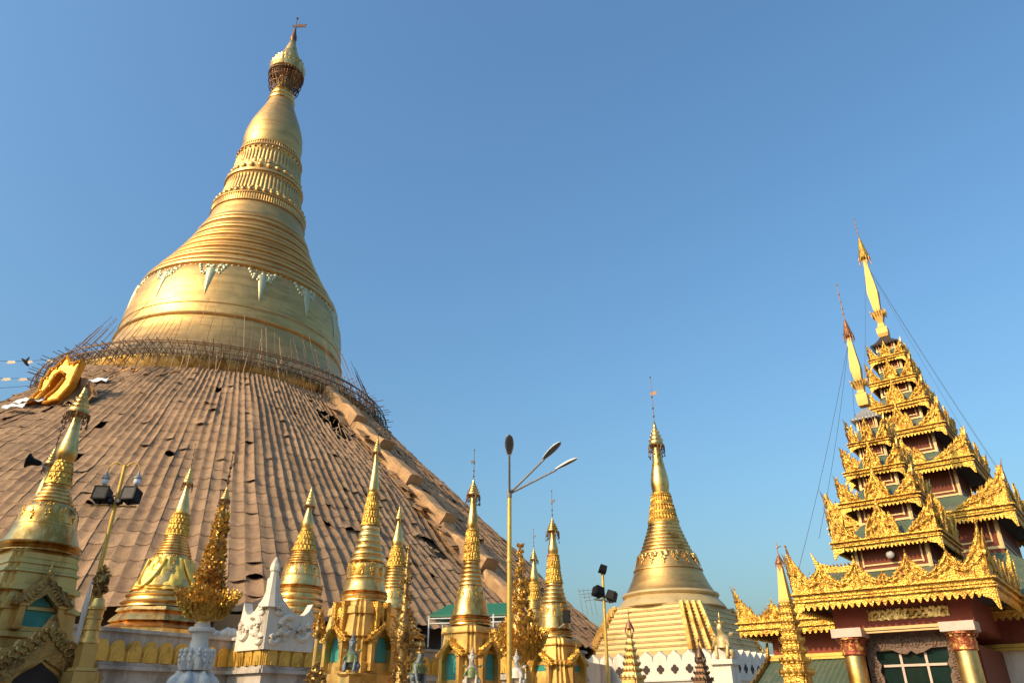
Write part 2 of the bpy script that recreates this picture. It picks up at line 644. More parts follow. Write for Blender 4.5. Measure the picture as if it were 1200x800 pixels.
ml(prof, "ring_bands", GOLD_BELL, great, 40)
# lotus collar
o = MB()
o.flutes(61.7, 6.02, 62.7, 6.05, 120, .09)
o.lathe([(61.65, 6.2), (61.5, 6.25), (61.4, 5.9)], SEG)
o.lathe([(62.95, 6.0), (62.85, 6.25), (62.7, 6.2), (62.65, 5.9)], SEG)
o.build("lower_flute_band", GOLD_BELL, great, 30)
o = MB()
o.lathe([(62.7, 5.9), (63.6, 5.75), (64.4, 5.2), (66.9, 4.95), (67.2, 5.2)], SEG)
o.beads(63.35, 5.85, 40, .36, (1, 1, 1.15))
o.petals(64.0, 5.45, 67.1, 5.0, 64, .09, power=.25)
o.beads(64.05, 5.45, 40, .24)
o.build("lower_lotus", GOLD_BELL, great, 50)
o = MB()
o.lathe([(67.0, 4.95), (67.15, 5.3), (67.5, 5.3), (67.6, 4.9), (68.0, 4.8), (68.9, 4.75)], SEG)
o.beads(68.35, 4.72, 26, .44, (1, 1, .95))
o.build("bead_ring", GOLD_BELL, great, 40)
o = MB()
o.lathe([(68.8, 4.6), (69.1, 4.55), (72.2, 4.3), (72.4, 4.5)], SEG)
o.petals(69.0, 4.65, 71.8, 4.4, 56, .08, power=.25)
o.petals(69.0, 4.66, 69.9, 4.6, 28, .12)
o.beads(72.05, 4.42, 34, .17)
o.build("upper_lotus", GOLD_BELL, great, 50)
o = MB()
o.lathe([(72.3, 4.3), (72.35, 4.55), (72.6, 4.5)], SEG)
o.flutes(72.5, 4.15, 73.4, 4.1, 76, .12)
o.lathe([(73.3, 4.2), (73.45, 4.25), (73.6, 3.9)], SEG)
o.build("upper_flute_band", GOLD_BELL, great, 30)
ml([(73.5, 3.85), (74.6, 4.08), (75.8, 4.12), (77.2, 3.98), (78.6, 3.65), (80.0, 3.2), (81.4, 2.68), (82.6, 2.25), (83.5, 1.95), (84.1, 1.8)], "spire_bulb")
ml([(83.9, 1.75), (84.0, 1.95), (84.3, 1.98), (84.5, 1.72), (84.8, 1.68), (84.9, 1.82), (85.2, 1.82), (85.4, 1.55), (85.8, 1.5), (85.9, 1.6), (86.1, 1.55), (86.3, 1.35),
    (87.4, 1.2), (88.6, 1.15), (90.4, .9)], "spire_neck", GOLD)
um = MB()
um.lathe([(98.3, .26), (97.2, .42), (97.1, .52), (95.9, .66), (95.8, .80), (94.6, 1.02), (94.5, 1.2), (93.3, 1.5), (93.2, 1.7), (92.1, 2.05), (92.0, 2.25), (91.0, 2.5), (90.9, 2.6),
          (89.9, 2.66), (89.8, 2.5), (90.6, 2.2), (90.9, 1.0)], 48)
um.petals(90.9, 2.58, 91.4, 2.68, 28, .03, curl=.06)
um.petals(92.1, 2.2, 92.5, 2.28, 22, .03, curl=.06)
umb = um.build("umbrella", GOLD, great, 40)
o = MB()
rg = random.Random(5)
for k in range(18):
    a = 2 * math.pi * k / 18
    r0 = 2.62
    L = 2.6 + rg.random() * 1.8
    r1 = r0 - 1.0 * (L / 4.5)
    p0 = Vector((r0 * math.cos(a), r0 * math.sin(a), 90.1))
    p1 = Vector((r1 * math.cos(a), r1 * math.sin(a), 90.1 - L))
    o.tube(p0, p1, .035, .035, 5)
    for j in range(6):
        t = (j + rg.random()) / 6
        o.ball(tuple(p0.lerp(p1, t)), .09 + .07 * rg.random(), (1, 1, 1.3), 6, 4)
for z, r in ((89.4, 2.6), (88.2, 2.42), (87.0, 2.2)):
    o.path([(r * math.cos(2 * math.pi * i / 30), r * math.sin(2 * math.pi * i / 30), z) for i in range(31)], .07, 5)
for k in range(20):
    a, b = 2 * math.pi * k / 20, 2 * math.pi * (k + .5) / 20
    o.tube((2.6 * math.cos(a), 2.6 * math.sin(a), 89.8), (1.4 * math.cos(b), 1.4 * math.sin(b), 86.6), .06, .06, 5)
    o.tube((2.6 * math.cos(b), 2.6 * math.sin(b), 89.8), (1.4 * math.cos(a), 1.4 * math.sin(a), 86.6), .06, .06, 5)
o.build("tassel_cage", BRONZE, umb)
o = MB()
o.lathe([(97.2, .35), (97.7, .52), (98.3, .48), (99.1, .30), (99.9, .18), (100.5, .10)], 16)
o.tube((0, 0, 99), (0, 0, 102.6), .08, .05)
o.ball((0, 0, 102.6), .2)
o.ball((0, 0, 100.4), .17)
mast = o.build("spire_bud", BRONZE, great)
o = MB()
pts = [(.0, 100.9), (.5, 101.25), (1.2, 101.15), (1.75, 101.3), (1.5, 100.95), (1.7, 100.6), (1.0, 100.6), (.4, 100.55), (-.5, 100.7), (-.65, 101.2), (-.35, 101.0)]
o.m = Matrix.Rotation(R(67), 4, 'Z')
o.prism(pts, -.05, .05)
o.build("vane", BRONZE, mast)


# matting draped over the terraces
def slope_r(z):
    pr = [(5.3, 47.0), (7, 45.0), (14, 37.4), (22, 29.3), (31.6, 19.15)]
    for (z0, r0), (z1, r1) in zip(pr, pr[1:]):
        if z <= z1:
            return r0 + (r1 - r0) * (z - z0) / (z1 - z0)
    return pr[-1][1]


def oct_f(phi):
    d = ((phi - R(-62)) % (math.pi / 4)) - math.pi / 8
    return 1 + .55 * (1 / math.cos(d) - 1) - .018


def surf(phi, z, lift=0.0):
    """point of the draped slope; phi measured in world azimuth angle"""
    w = .34 * math.sin(phi * 5.3 + z * .5) + .25 * math.sin(phi * 13 - z * .37) + .22 * math.sin(z * .9 + phi * 21)
    r = slope_r(z) * oct_f(phi) + w * .45 + lift * .7
    return (r * math.cos(phi), r * math.sin(phi), z + lift * .7)


def world_az(u, v):
    """azimuth and height where the sight line meets the draped slope"""
    d = Vector((u - 600, FPX * CP - (400 - v) * SP, FPX * SP + (400 - v) * CP)).normalized()
    t = 30.0
    while t < 140:
        p = Vector((0, 0, EYE)) + d * t
        x, y = p.x - MX, p.y - MY
        if 5.3 < p.z < 34 and math.hypot(x, y) < slope_r(p.z) * oct_f(math.atan2(y, x)) + .2:
            return math.atan2(y, x), p.z
        t += .1
    return None


GAPS = [(world_az(384, 487), 1.1, 1.0), (world_az(398, 505), .9, 1.2), (world_az(506, 637), .8, 1.1)]
mt = MB()
NR = 300
rows = 25
Z0, Z1 = 6.5, 31.5
na, nt = 6, 4
for row in range(rows):
    for k in range(NR):
        rg = random.Random(row * 1000 + k)
        u = rg.random()
        zt = Z0 + (Z1 - Z0) * (row + 1) / rows
        zb = Z0 + (Z1 - Z0) * row / rows
        h = zt - zb
        if u < .004:
            continue
        pm_ = 2 * math.pi * (k + .5) / NR
        if any(abs((pm_ - g_[0] + math.pi) % (2 * math.pi) - math.pi) * slope_r((zt + zb) / 2) < wd_ and abs((zt + zb) / 2 - g_[1]) < hd_ for g_, wd_, hd_ in GAPS if g_):
            continue
        flap = rg.random()
        big = flap < .026
        mid = .026 <= flap < .10
        liftA = rg.uniform(.22, .5) if big else (rg.uniform(.06, .22) if mid else 0)
        zt += .14 * h
        zb += (rg.uniform(-.16, .10) * h) if (big or mid) else 0
        zb += .10 * h * math.sin(k * 2.1 + row * 1.7) + .05 * h * math.sin(k * .37)
        ph0 = 2 * math.pi * k / NR
        ph1 = 2 * math.pi * (k + 1) / NR
        pos = rg.uniform(.25, .75)
        rg2 = random.Random((k // 3) * 77 + ((row + k // 3 % 2) // 1) * 13)
        tone = .5 + rg2.uniform(-.24, .24) + rg.uniform(-.05, .05) + .10 * math.sin(k * .31) * math.sin(row * 1.3)
        right = max(0.0, min(1.0, (math.degrees(((ph0 + math.pi) % (2 * math.pi)) - math.pi) + 105) / 55))
        vs, fs = [], []
        for j in range(nt + 1):
            t = j / nt
            for i in range(na + 1):
                a = i / na
                phi = ph0 + (ph1 - ph0) * a
                z = zb + (zt - zb) * t
                amp = .06 + .10 * right + .03 * math.sin(k * 1.7 + z * .2) + .03 * math.sin(k * .63 + z * .5)
                rib = .5 + .5 * math.cos(2 * math.pi * a)
                lift = amp * rib ** 1.5 + .038 * (1 - t) + .035 * math.sin(phi * 130 + z * 2.1) * math.sin(z * 3.3 + phi * 40) + .03 * math.sin(phi * 61 + z * 5.2)
                lift += liftA * (1 - t) ** 2.2 * max(0, 1 - (abs(a - pos) / .55) ** 1.5)
                vs.append(surf(phi, z, lift))
        w = na + 1
        for j in range(nt):
            for i in range(na):
                fs.append((j * w + i, j * w + i + 1, (j + 1) * w + i + 1, (j + 1) * w + i))
        mt.add(vs, fs, tone)
cover = tag(mt.build("matting_cover", MATTING, None, 50, (MX, MY, 0), tones=True),
            "brown woven bamboo matting in ribbed sheets draped over the great stupa's cone", "matting")


# boxed-in ridge climbing the right-hand corner of the slope
rc = MB()
RIDGE = R(-34.5)
stops = [(32.2, 1.3), (27.2, 1.6), (23.6, 1.8), (19.6, 1.9), (15.6, 1.9), (11.4, 1.9), (7.4, 1.9)]
rg = random.Random(3)
for (za, ha), (zb, hb) in zip(stops, stops[1:]):
    half = .80 + .2 * rg.random()
    nseg = 7
    secs = []
    for j in range(nseg + 1):
        t = j / nseg
        z = za + (zb - za) * t - (.15 if j == 0 else 0)
        hgt = .95 + .75 * t + rg.uniform(-.16, .16)
        r = slope_r(min(z, 31.5)) * oct_f(RIDGE) - .3
        tx, ty = -math.sin(RIDGE), math.cos(RIDGE)
        nx, ny = math.cos(RIDGE), math.sin(RIDGE)
        o_ = rg.uniform(-.15, .15)
        sec = []
        for sx, sh in ((-1, 0), (-1.0, .88), (-.86, 1.04), (0, 1.08), (.86, 1.0), (1.0, .8), (1, 0)):
            w_ = half * sx + o_ + rg.uniform(-.08, .08)
            rr = r + (.62 + rg.uniform(-.06, .06)) * hgt * sh
            sec.append((rr * nx + w_ * tx, rr * ny + w_ * ty, z + .78 * hgt * sh))
        secs.append(sec)
    vs = [p for s_ in secs for p in s_]
    fs = []
    for j in range(nseg):
        for i in range(6):
            fs.append((j * 7 + i, j * 7 + i + 1, (j + 1) * 7 + i + 1, (j + 1) * 7 + i))
    fs.append(tuple(range(7)))
    fs.append(tuple(range(nseg * 7, nseg * 7 + 7))[::-1])
    o0 = len(rc.tone)
    rc.add(vs, fs, .5)
    for q_ in range(o0, len(rc.tone)):
        rc.tone[q_] = .5 + rg.uniform(-.28, .28)
for g_, wd_, hd_ in GAPS:
    for q_ in range(7):
        ph = g_[0] + (rg.uniform(-1, 1) * wd_) / slope_r(g_[1])
        z = g_[1] + rg.uniform(-.6, .6) * hd_
        p = Vector(surf(ph, z, -.1))
        d = Vector((-math.sin(ph) * rg.uniform(-.6, .6) + math.cos(ph) * .5, math.cos(ph) * rg.uniform(-.6, .6) + math.sin(ph) * .5, rg.uniform(-1, .3)))
        sk_ = MB()
        sk_.tube(p - d * .8, p + d * .9, .05, .045, 5)
        sk_.build("frame_stick", BAMBOO, cover)
rc.build("ridge_cover", MATLIT, cover, 25, tones=True)
# loose flaps over the ridge
for k in range(26):
    fl = MB()
    z = rg.uniform(8, 30)
    side = rg.choice((-1, -1, 1))
    ph = RIDGE + side * rg.uniform(1.0, 1.7) / slope_r(z)
    p = Vector(surf(ph, z, .35 + rg.random() * .4))
    tx = Vector((-math.sin(ph), math.cos(ph), 0))
    dn = Vector((math.cos(ph) * .7, math.sin(ph) * .7, -.72))
    nn = tx.cross(dn)
    L, W = rg.uniform(.8, 1.7), rg.uniform(.5, .9)
    q4 = [p - tx * W, p + tx * W, p + tx * W * rg.uniform(.7, 1.2) + dn * L + nn * rg.uniform(-.5, .3), p - tx * W * rg.uniform(.6, 1.1) + dn * L + nn * rg.uniform(-.5, .3)]
    e4 = [x - nn.normalized() * .04 for x in q4]
    fl.add([tuple(x) for x in q4 + e4], [(0, 1, 2, 3), (7, 6, 5, 4), (0, 4, 5, 1), (1, 5, 6, 2), (2, 6, 7, 3), (3, 7, 4, 0)], rg.random())
    fl.build("loose_sheet", MATLIT, cover, 25, tones=True)

# bamboo scaffolding round the foot of the bell
sc_root = thing("bamboo_scaffold", "bristling ring of brown bamboo scaffold poles round the foot of the great gold bell", "scaffold", (MX, MY, 0))
pole_me = None
pm = MB()
pm.tube((0, 0, 0), (0, 0, 1), 1, .8, 6)
proto = pm.build("pole", BAMBOO_OLD, sc_root)
pole_me = proto.data
pm2 = pole_me.copy()
pm2.materials.clear()
pm2.materials.append(BAMBOO)
bpy.data.objects.remove(proto)
rest = MB()
rest2 = MB()
poles = []
CAMDIR = math.atan2(-MY, -MX)


def pole(p0, p1, r, old, key):
    poles.append((key, Vector(p0), Vector(p1), r, old))


rg = random.Random(21)


def pol(a, r, z):
    return (r * math.cos(a), r * math.sin(a), z)


for k in range(300):
    a = 2 * math.pi * k / 300 + rg.uniform(-.003, .003)
    for lv in range(2):
        if (k + lv) % 2:
            continue
        dz = rg.uniform(-.12, .12)
        pole(pol(a, 16.6, 32.9 + .8 * lv + dz), pol(a + rg.uniform(-.004, .004), 20.1 - .3 * (1 - lv) + rg.uniform(-.5, .3), 33.3 + .8 * lv + dz * 2), .045, True, 0)
for k in range(190):
    a = 2 * math.pi * (k + rg.uniform(-.3, .3)) / 190
    top = rg.uniform(36.2, 40.5) + (rg.random() < .2) * rg.uniform(.6, 2.6)
    r1 = 18.9 - (top - 33.5) * .55
    pole(pol(a, 19.0, 33.0 + rg.uniform(-.6, .4)), pol(a + rg.uniform(-.035, .02), r1 + .15, top), .030, rg.random() < .3, 1)
for k in range(170):
    a = 2 * math.pi * (k + rg.uniform(-.3, .3)) / 170
    pole(pol(a, 18.8 + rg.uniform(-.6, .6), 34.0), pol(a + rg.uniform(-.03, .03), 19.6 + rg.uniform(-.1, .5), 30.7 + rg.uniform(-.7, 1.0)), .05, rg.random() < .35, 2)


for k in range(420):
    a = 2 * math.pi * (k + rg.uniform(-.4, .4)) / 420
    pole(pol(a, 18.7 + rg.uniform(-.4, .5), 32.6 + rg.uniform(-.3, .3)), pol(a + rg.uniform(-.02, .02), 18.2 + rg.uniform(-.5, .5), 34.7 + rg.uniform(-.5, .4)), .04, rg.random() < .75, 3)


def vis(pl):
    a = math.atan2(pl[1].y, pl[1].x)
    d = abs((a - CAMDIR + math.pi) % (2 * math.pi) - math.pi)
    return d


order = sorted(range(len(poles)), key=lambda i: vis(poles[i]))
first = set(order[:98])
for i, (key, p0, p1, r, old) in enumerate(poles):
    if i in first:
        ob = bpy.data.objects.new("pole", pole_me if old else pm2)
        COL.objects.link(ob)
        ob.parent = sc_root
        ob.location = p0
        d = p1 - p0
        ob.rotation_mode = 'QUATERNION'
        ob.rotation_quaternion = d.to_track_quat('Z', 'Y')
        ob.scale = (r, r, d.length)
    else:
        (rest if old else rest2).tube(p0, p1, r, r * .8, 5)
for z, r in ((33.2, 19.7), (34.0, 19.4), (33.4, 18.2), (34.5, 18.8), (33.0, 18.9)):
    rest.path([pol(2 * math.pi * i / 72, r, z) for i in range(73)], .06, 5)
rest.v += rest2.v if False else []
n0 = len(rest.v)
rest.f += [tuple(i + n0 for i in q_) for q_ in rest2.f]
rest.v += rest2.v
rest.build("pole_ring", BAMBOO_OLD, sc_root, kind="stuff")

# gilded gable niche at the left of the scaffold
GAZ = R(-132)
GPOS = None
for v_ in range(470, 520):
    hit = world_az(57, v_)
    if hit:
        GPOS = hit
        break
if GPOS is None:
    GPOS = (R(-140), 27)
ga, gz = GPOS
gr = slope_r(gz) * oct_f(ga)
gn = thing("gable_niche", "orange gold flame gable with open arch at the left end of the scaffold ring", "shrine",
           (MX + (gr + .2) * math.cos(ga), MY + (gr + .2) * math.sin(ga), gz - .4), R(-10))
gn.scale = (.95, .95, .95)
o = MB()
ol = [(118, 515), (150, 492), (178, 462), (186, 410), (200, 408), (216, 372), (236, 368), (252, 348), (275, 322), (288, 352), (308, 358), (336, 346), (326, 378), (318, 402), (304, 450), (262, 500), (205, 512),
      (212, 490), (250, 458), (276, 418), (276, 398), (260, 386), (236, 400), (216, 445), (176, 496)]
outer = []
for a_, b_ in ol:
    zz_ = (515 - b_) / 4 * .094
    outer.append((((a_ - 205) / 4 * .094 - .15 * zz_) / .98, zz_))
outer = outer[::-1]
o.prism(outer, -.45, .25)
o.path([(x, -.5, z) for x, z in outer] + [(outer[0][0], -.5, outer[0][1])], .13, 6)
for i in range(0, len(outer), 1):
    x, z = outer[i]
    o.ball((x * .93 + .1, -.5, z * .93 + .12), .11, (1, .6, 1), 7, 5)
o.build("gable", ORANGE, gn, 30)
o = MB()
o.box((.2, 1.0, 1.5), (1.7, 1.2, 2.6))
o.build("arch_shade_block", UNDER, gn)  # dark block painted as the shade inside the open arch
o = MB()
vs, fs = [], []
for i in range(9):
    for j in range(7):
        x, t = 1.2 + i * .36, j / 6
        vs.append((x, -.2 + .9 * math.sin(t * 2.2) + .2 * math.sin(i * 1.9 + j), (3.7 - .30 * i) * t + .22 * math.sin(i * 2.4 + j * .8)))
for i in range(8):
    for j in range(6):
        fs.append((i * 7 + j, (i + 1) * 7 + j, (i + 1) * 7 + j + 1, i * 7 + j + 1))
o.add(vs, fs)
o.build("side_cover", MATLIT, gn, 60)
rg = random.Random(8)
for i, (u_, v_) in enumerate(((70, 466), (82, 459), (92, 455), (48, 471), (26, 474), (116, 449), (18, 481))):
    hit = world_az(u_, v_)
    if not hit:
        continue
    a, z = hit
    p = Vector(surf(a, z, .5))
    m = MB()
    tx = Vector((-math.sin(a), math.cos(a), 0))
    dn = Vector((math.cos(a) * .7, math.sin(a) * .7, -.7))
    nn = tx.cross(dn)
    L, W = rg.uniform(.28, .5), rg.uniform(.6, 1.0)
    vs, fs = [], []
    for b in range(5):
        for c in range(4):
            vs.append(tuple(p + tx * W * (b / 2 - 1) + dn * L * (c / 1.5 - 1) - nn * (.12 * math.sin(b * 2.1 + c + i))))
    nb = len(vs)
    vs += [tuple(Vector(x) + nn * .05) for x in vs]
    for b in range(4):
        for c in range(3):
            q_ = (b * 4 + c, b * 4 + c + 1, (b + 1) * 4 + c + 1, (b + 1) * 4 + c)
            fs += [q_, tuple(x + nb for x in q_[::-1])]
    m.add(vs, fs)
    tag(m.build("white_sheet", TARP, None, 60, (MX, MY, 0)), "white sheet lying on the brown matting near the orange gable", "sheet", "white sheets on the matting near the gable")


# ------------------------------------------------------------------ small stupas
def redent(w, nst=2, d=.14):
    """square plan with stepped corners"""
    q = []
    c = [(1, 0)]
    pts = []
    x, y = 1.0, 1.0 - nst * d
    pts.append((x, y))
    for i in range(nst):
        x -= d
        pts.append((x, y))
        y += d
        pts.append((x, y))
    for k in range(4):
        for (x, y) in pts:
            for _ in range(k):
                x, y = -y, x
            q.append((x * w, y * w))
    return q


def hti(ax, root, tip, rim, tas, mast_top, scale_leaf=.3, vane_side=1, mt=GOLD):
    """gilded umbrella finial with tassels, mast and vane"""
    zt = ax.z(tip)
    zr_, rr = ax.zr(rim)
    H = zt - zr_
    o = MB()
    prof = [(zt, rr * .06)]
    for j in range(6):
        t0, t1 = j / 6, (j + 1) / 6
        rA, rB = rr * (.08 + .92 * t0 ** 1.25), rr * (.08 + .92 * t1 ** 1.25)
        prof += [(zt - H * (t0 + .02), rA + rr * .05), (zt - H * (t1 - .05), rB * .97), (zt - H * (t1 - .03), rB + rr * .06)]
    prof += [(zr_, rr), (zr_ - H * .03, rr * .9), (zr_ + H * .1, rr * .5)]
    o.lathe(prof, 20)
    for j in (3, 4, 5):
        t = j / 6
        r_ = rr * (.10 + .92 * t ** 1.25)
        o.petals(zt - H * t, r_, zt - H * (t - .1), r_ * 1.12, 12, rr * .03, curl=rr * .06)
    u_ = o.build("umbrella", mt, root, 40)
    o = MB()
    zb = ax.z(tas)
    rg = random.Random(int(tip * 10))
    for k in range(14):
        a = 2 * math.pi * k / 14
        L = (zr_ - zb) * rg.uniform(.6, 1.1)
        r0 = rr * rg.uniform(.88, 1.18)
        p0, p1 = Vector((r0 * math.cos(a), r0 * math.sin(a), zr_ + .02 * H)), Vector((r0 * 1.02 * math.cos(a), r0 * 1.02 * math.sin(a), zr_ - L))
        o.tube(p0, p1, rr * .035, rr * .03, 4)
        o.ball(tuple(p1), rr * .10, (1, 1, 1.6), 5, 4)
        o.ball(tuple(p0.lerp(p1, .5)), rr * .08, (1, 1, 1.3), 5, 4)
    for k in range(14):
        a, b = 2 * math.pi * k / 14, 2 * math.pi * (k + 1) / 14
        pts = []
        for i in range(5):
            t = i / 4
            aa = a + (b - a) * t
            pts.append((rr * 1.02 * math.cos(aa), rr * 1.02 * math.sin(aa), zr_ - (zr_ - zb) * .5 * math.sin(math.pi * t)))
        o.path(pts, rr * .04, 4)
    o.build("tassel_ring", BRONZE, u_)
    o = MB()
    zm = ax.z(mast_top)
    rm = max(.012, rr * .055)
    o.tube((0, 0, zt - .1 * H), (0, 0, zm), rm, rm * .7, 6)
    for t in (.12, .3, .55, 1.0):
        o.ball((0, 0, zt + (zm - zt) * t), rm * (2.6 if t < 1 else 2.2), (1, 1, 1.2), 6, 4)
    ms = o.build("mast", BRONZE, root)
    o = MB()
    zc = zt + (zm - zt) * .62
    s_ = max(.10, (zm - zt) * .10) * vane_side
    o.prism([(0, zc - .25 * abs(s_)), (s_ * 1.3, zc - .45 * abs(s_)), (s_ * 1.0, zc), (s_ * 1.5, zc + .4 * abs(s_)), (0, zc + .3 * abs(s_)), (-s_ * .5, zc + .1 * abs(s_))][::vane_side], -.012, .012)
    o.build("vane", BRONZE, ms)


def ringed(z0, r0, z1, r1, n, depth=.06):
    """profile of n stacked torus rings from top (z0) down to z1"""
    out = []
    for i in range(n):
        t0, t1 = i / n, (i + 1) / n
        za, zb = z0 + (z1 - z0) * t0, z0 + (z1 - z0) * t1
        ra, rb = r0 + (r1 - r0) * t0 ** 1.15, r0 + (r1 - r0) * t1 ** 1.15
        h = zb - za
        for s_, k in ((.0, -.6), (.12, .35), (.35, 1), (.6, .9), (.82, .35), (.9, -.5)):
            out.append((za + h * s_, ra + (rb - ra) * s_ + k * depth * rb))
    return out


def stupa(name_label, u, v, Y, mast, tip, rim, tas, bud, pets, rings, nring, bell, mould, base_z=None, mats=(GOLD, GOLD_CARVED, GOLD_BODY),
          group="small gold stupas round the great stupa", vane=1, npet=18, rings_first=True):
    g1, g2, g3 = mats
    ax = Axis(u, v, Y)
    root = thing("small_stupa", name_label, "stupa", (ax.X, Y, 0), YAW, group)
    hti(ax, root, tip, rim, tas, mast, vane_side=vane, mt=g1)
    o = MB()
    bp = [ax.zr(p) for p in bud]
    zr_ = ax.zr(rim)
    o.lathe(smooth_prof([(zr_[0] + .1, bp[0][1] * .9)] + bp), 28)
    o.build("spire_bud", g1, root, 50)
    pb = [ax.zr(p) for p in pets]
    o = MB()
    o.lathe([(bp[-1][0] + .01, bp[-1][1] * 1.0), (pb[0][0], pb[0][1])] + pb[1:], 28)
    for (za, ra), (zb, rb) in zip(pb, pb[1:]):
        h = zb - za
        zm = (za + zb) / 2
        rm = (ra + rb) / 2
        o.lathe([(za - .0 * h, ra * .95), (za + .03 * h, ra * 1.13), (za + .1 * h, ra * 1.13), (za + .13 * h, ra * 1.0)], 28)
        o.petals(za + .42 * h + .1 * h, rm * .98, za + .12 * h, ra * 1.05, npet, ra * .09)
        o.petals(za + .6 * h, rm * 1.0, zb, rb * 1.06, npet, rb * .09, math.pi / npet)
        o.beads(za + .54 * h, rm * 1.03, npet, rm * .10)
    zl, rl = pb[-1]
    o.lathe([(zl + .02, rl * .9), (zl + .02, rl * 1.16), (zl - .02 - rl * .08, rl * 1.18), (zl - .03 - rl * .15, rl * .95)], 28)
    o.build("lotus_band", g2, root, 45)
    zr0, rr0 = pb[-1]
    zr1, rr1 = ax.zr(rings)
    o = MB()
    o.lathe(ringed(zr0 - rl * .1, rr0 * .98, zr1, rr1, nring), 36)
    o.build("ring_bands", g1, root, 50)
    bl = [ax.zr(p) for p in bell]
    o = MB()
    o.lathe(smooth_prof([(zr1 + .01, rr1 * .97)] + bl, 6), 40)
    zb0, zb1 = zr1, bl[-1][0]
    zmid = zb0 + (zb1 - zb0) * .52
    rmid = None
    sp = smooth_prof([(zr1, rr1)] + bl, 8)
    rmid = min(sp, key=lambda p: abs(p[0] - zmid))[1]
    o.lathe([(zmid + .03, rmid), (zmid, rmid * 1.03), (zmid - .02 * rmid - .02, rmid * 1.03), (zmid - .03 * rmid - .03, rmid)], 40, cap=False)
    bo = o.build("bell", g1, root, 40)
    o = MB()
    n_ = 12
    for k in range(n_):
        a = 2 * math.pi * k / n_ + .13
        rg = random.Random(k)
        for j in range(16):
            t = rg.random()
            z = zb0 + (zmid - zb0) * (.06 + .84 * t)
            r = min(sp, key=lambda p: abs(p[0] - z))[1]
            da = rg.uniform(-1, 1) * math.pi / n_ * .85 * (1 - t)
            o.ball((r * math.cos(a + da), r * math.sin(a + da), z), rr1 * .06, (.6, 1, 1.2), 5, 4, a)
    o.build("bell_ornament", g2, bo, 60)
    zc, rc_ = bl[-1]
    o = MB()
    pr = [(zc + .02, rc_ * .93), (zc, rc_ * 1.04), (zc - .03 * rc_, rc_ * 1.07), (zc - .07 * rc_, rc_ * 1.0), (zc - .09 * rc_, rc_ * .97)]
    for (vv, hw) in mould:
        z, r = ax.zr((vv, hw))
        zp, rp_ = pr[-1]
        h = z - zp
        pr += [(zp + h * .12, rp_ * 1.0), (zp + h * .2, r * 1.0), (zp + h * .38, r * 1.03), (zp + h * .55, r * .99), (zp + h * .62, r * .95), (zp + h * .95, r * .97), (z, r)]
    o.lathe(pr, 44)
    o.beads(zc - .14 * rc_, rc_ * .99, 40, rc_ * .035)
    o.build("base_moulding", g1, root, 40)
    return ax, root, pr[-1]


def gable_pts(w, h, k=1):
    """ogee flame gable outline, feet at (+-w,0), tip at (0,h)"""
    L = [(-w * 1.12, 0), (-w * 1.18, h * .10), (-w * .98, h * .20), (-w * 1.02, h * .30), (-w * .80, h * .36), (-w * .78, h * .46), (-w * .56, h * .50), (-w * .50, h * .60), (-w * .33, h * .63),
         (-w * .26, h * .74), (-w * .14, h * .78), (-w * .07, h * .92), (0, h * 1.0)]
    return L + [(-x, z) for x, z in L[-2::-1]]


def arch_pts(w, h):
    L = [(-w, 0), (-w, h * .5), (-w * .92, h * .62), (-w * .62, h * .78), (-w * .25, h * .9), (0, h)]
    return L + [(-x, z) for x, z in L[-2::-1]]


def niche(root, k, w, zb, ww, hh, gh, proj=.22, deco=GOLD_CARVED, inner=TEAL):
    """doorway niche on face k of a square body of half-width w: opening ww x hh, gable gh high"""
    rot = Matrix.Rotation(k * math.pi / 2, 4, 'Z') @ Matrix.Translation((0, -w, zb))
    o = MB()
    o.m = rot
    ar = arch_pts(ww, hh)
    gp = gable_pts(ww * 1.75, gh)
    # jambs
    for s_ in (-1, 1):
        o.box((s_ * ww * 1.28, -proj * .55, hh * .33), (ww * .42, proj * 1.1, hh * .68))
        o.box((s_ * ww * 1.28, -proj * .6, hh * .68), (ww * .6, proj * 1.3, hh * .06))
        o.box((s_ * ww * 1.28, -proj * .6, .04), (ww * .6, proj * 1.3, hh * .08))
    o.build("niche_jamb", GOLD_BODY, root, 40)
    o = MB()
    o.m = rot
    z0 = hh * .66
    n = len(gp)
    # gable as a ring: outer outline minus the arch opening
    top = [(x, z + z0) for x, z in gp]
    inn = [(x * 1.04, z * 1.02) for x, z in ar if z >= hh * .5]
    pts = top + [(inn[-1][0], z0)] + inn[::-1] + [(inn[0][0], z0)]
    o.prism(pts[::-1], -proj * 1.15, -.02)
    for sgn in (-1, 1):
        for j in range(7):
            t = j / 7
            x = sgn * ww * 1.55 * (1 - t)
            z = z0 + gh * .10 + (gh * .62) * t ** 1.1
            o.ball((x, -proj * 1.2, z), ww * .20 * (1 - .4 * t), (1, .5, 1), 7, 5)
            o.ball((x * .72, -proj * 1.2, z + gh * .02), ww * .13, (1, .5, 1), 6, 4)
    o.ball((0, -proj * 1.2, z0 + gh * .80), ww * .18, (.8, .5, 1.4), 7, 5)
    o.lathe([(z0 + gh * 1.35, .005), (z0 + gh * 1.1, ww * .07), (z0 + gh * 1.05, ww * .14), (z0 + gh * .95, ww * .10)], 6, (0, -proj * .6))
    o.build("niche_gable", deco, root, 40)
    o = MB()
    o.m = rot
    o.prism(ar[::-1], -.035, -.005)
    o.build("niche_opening", inner, root)


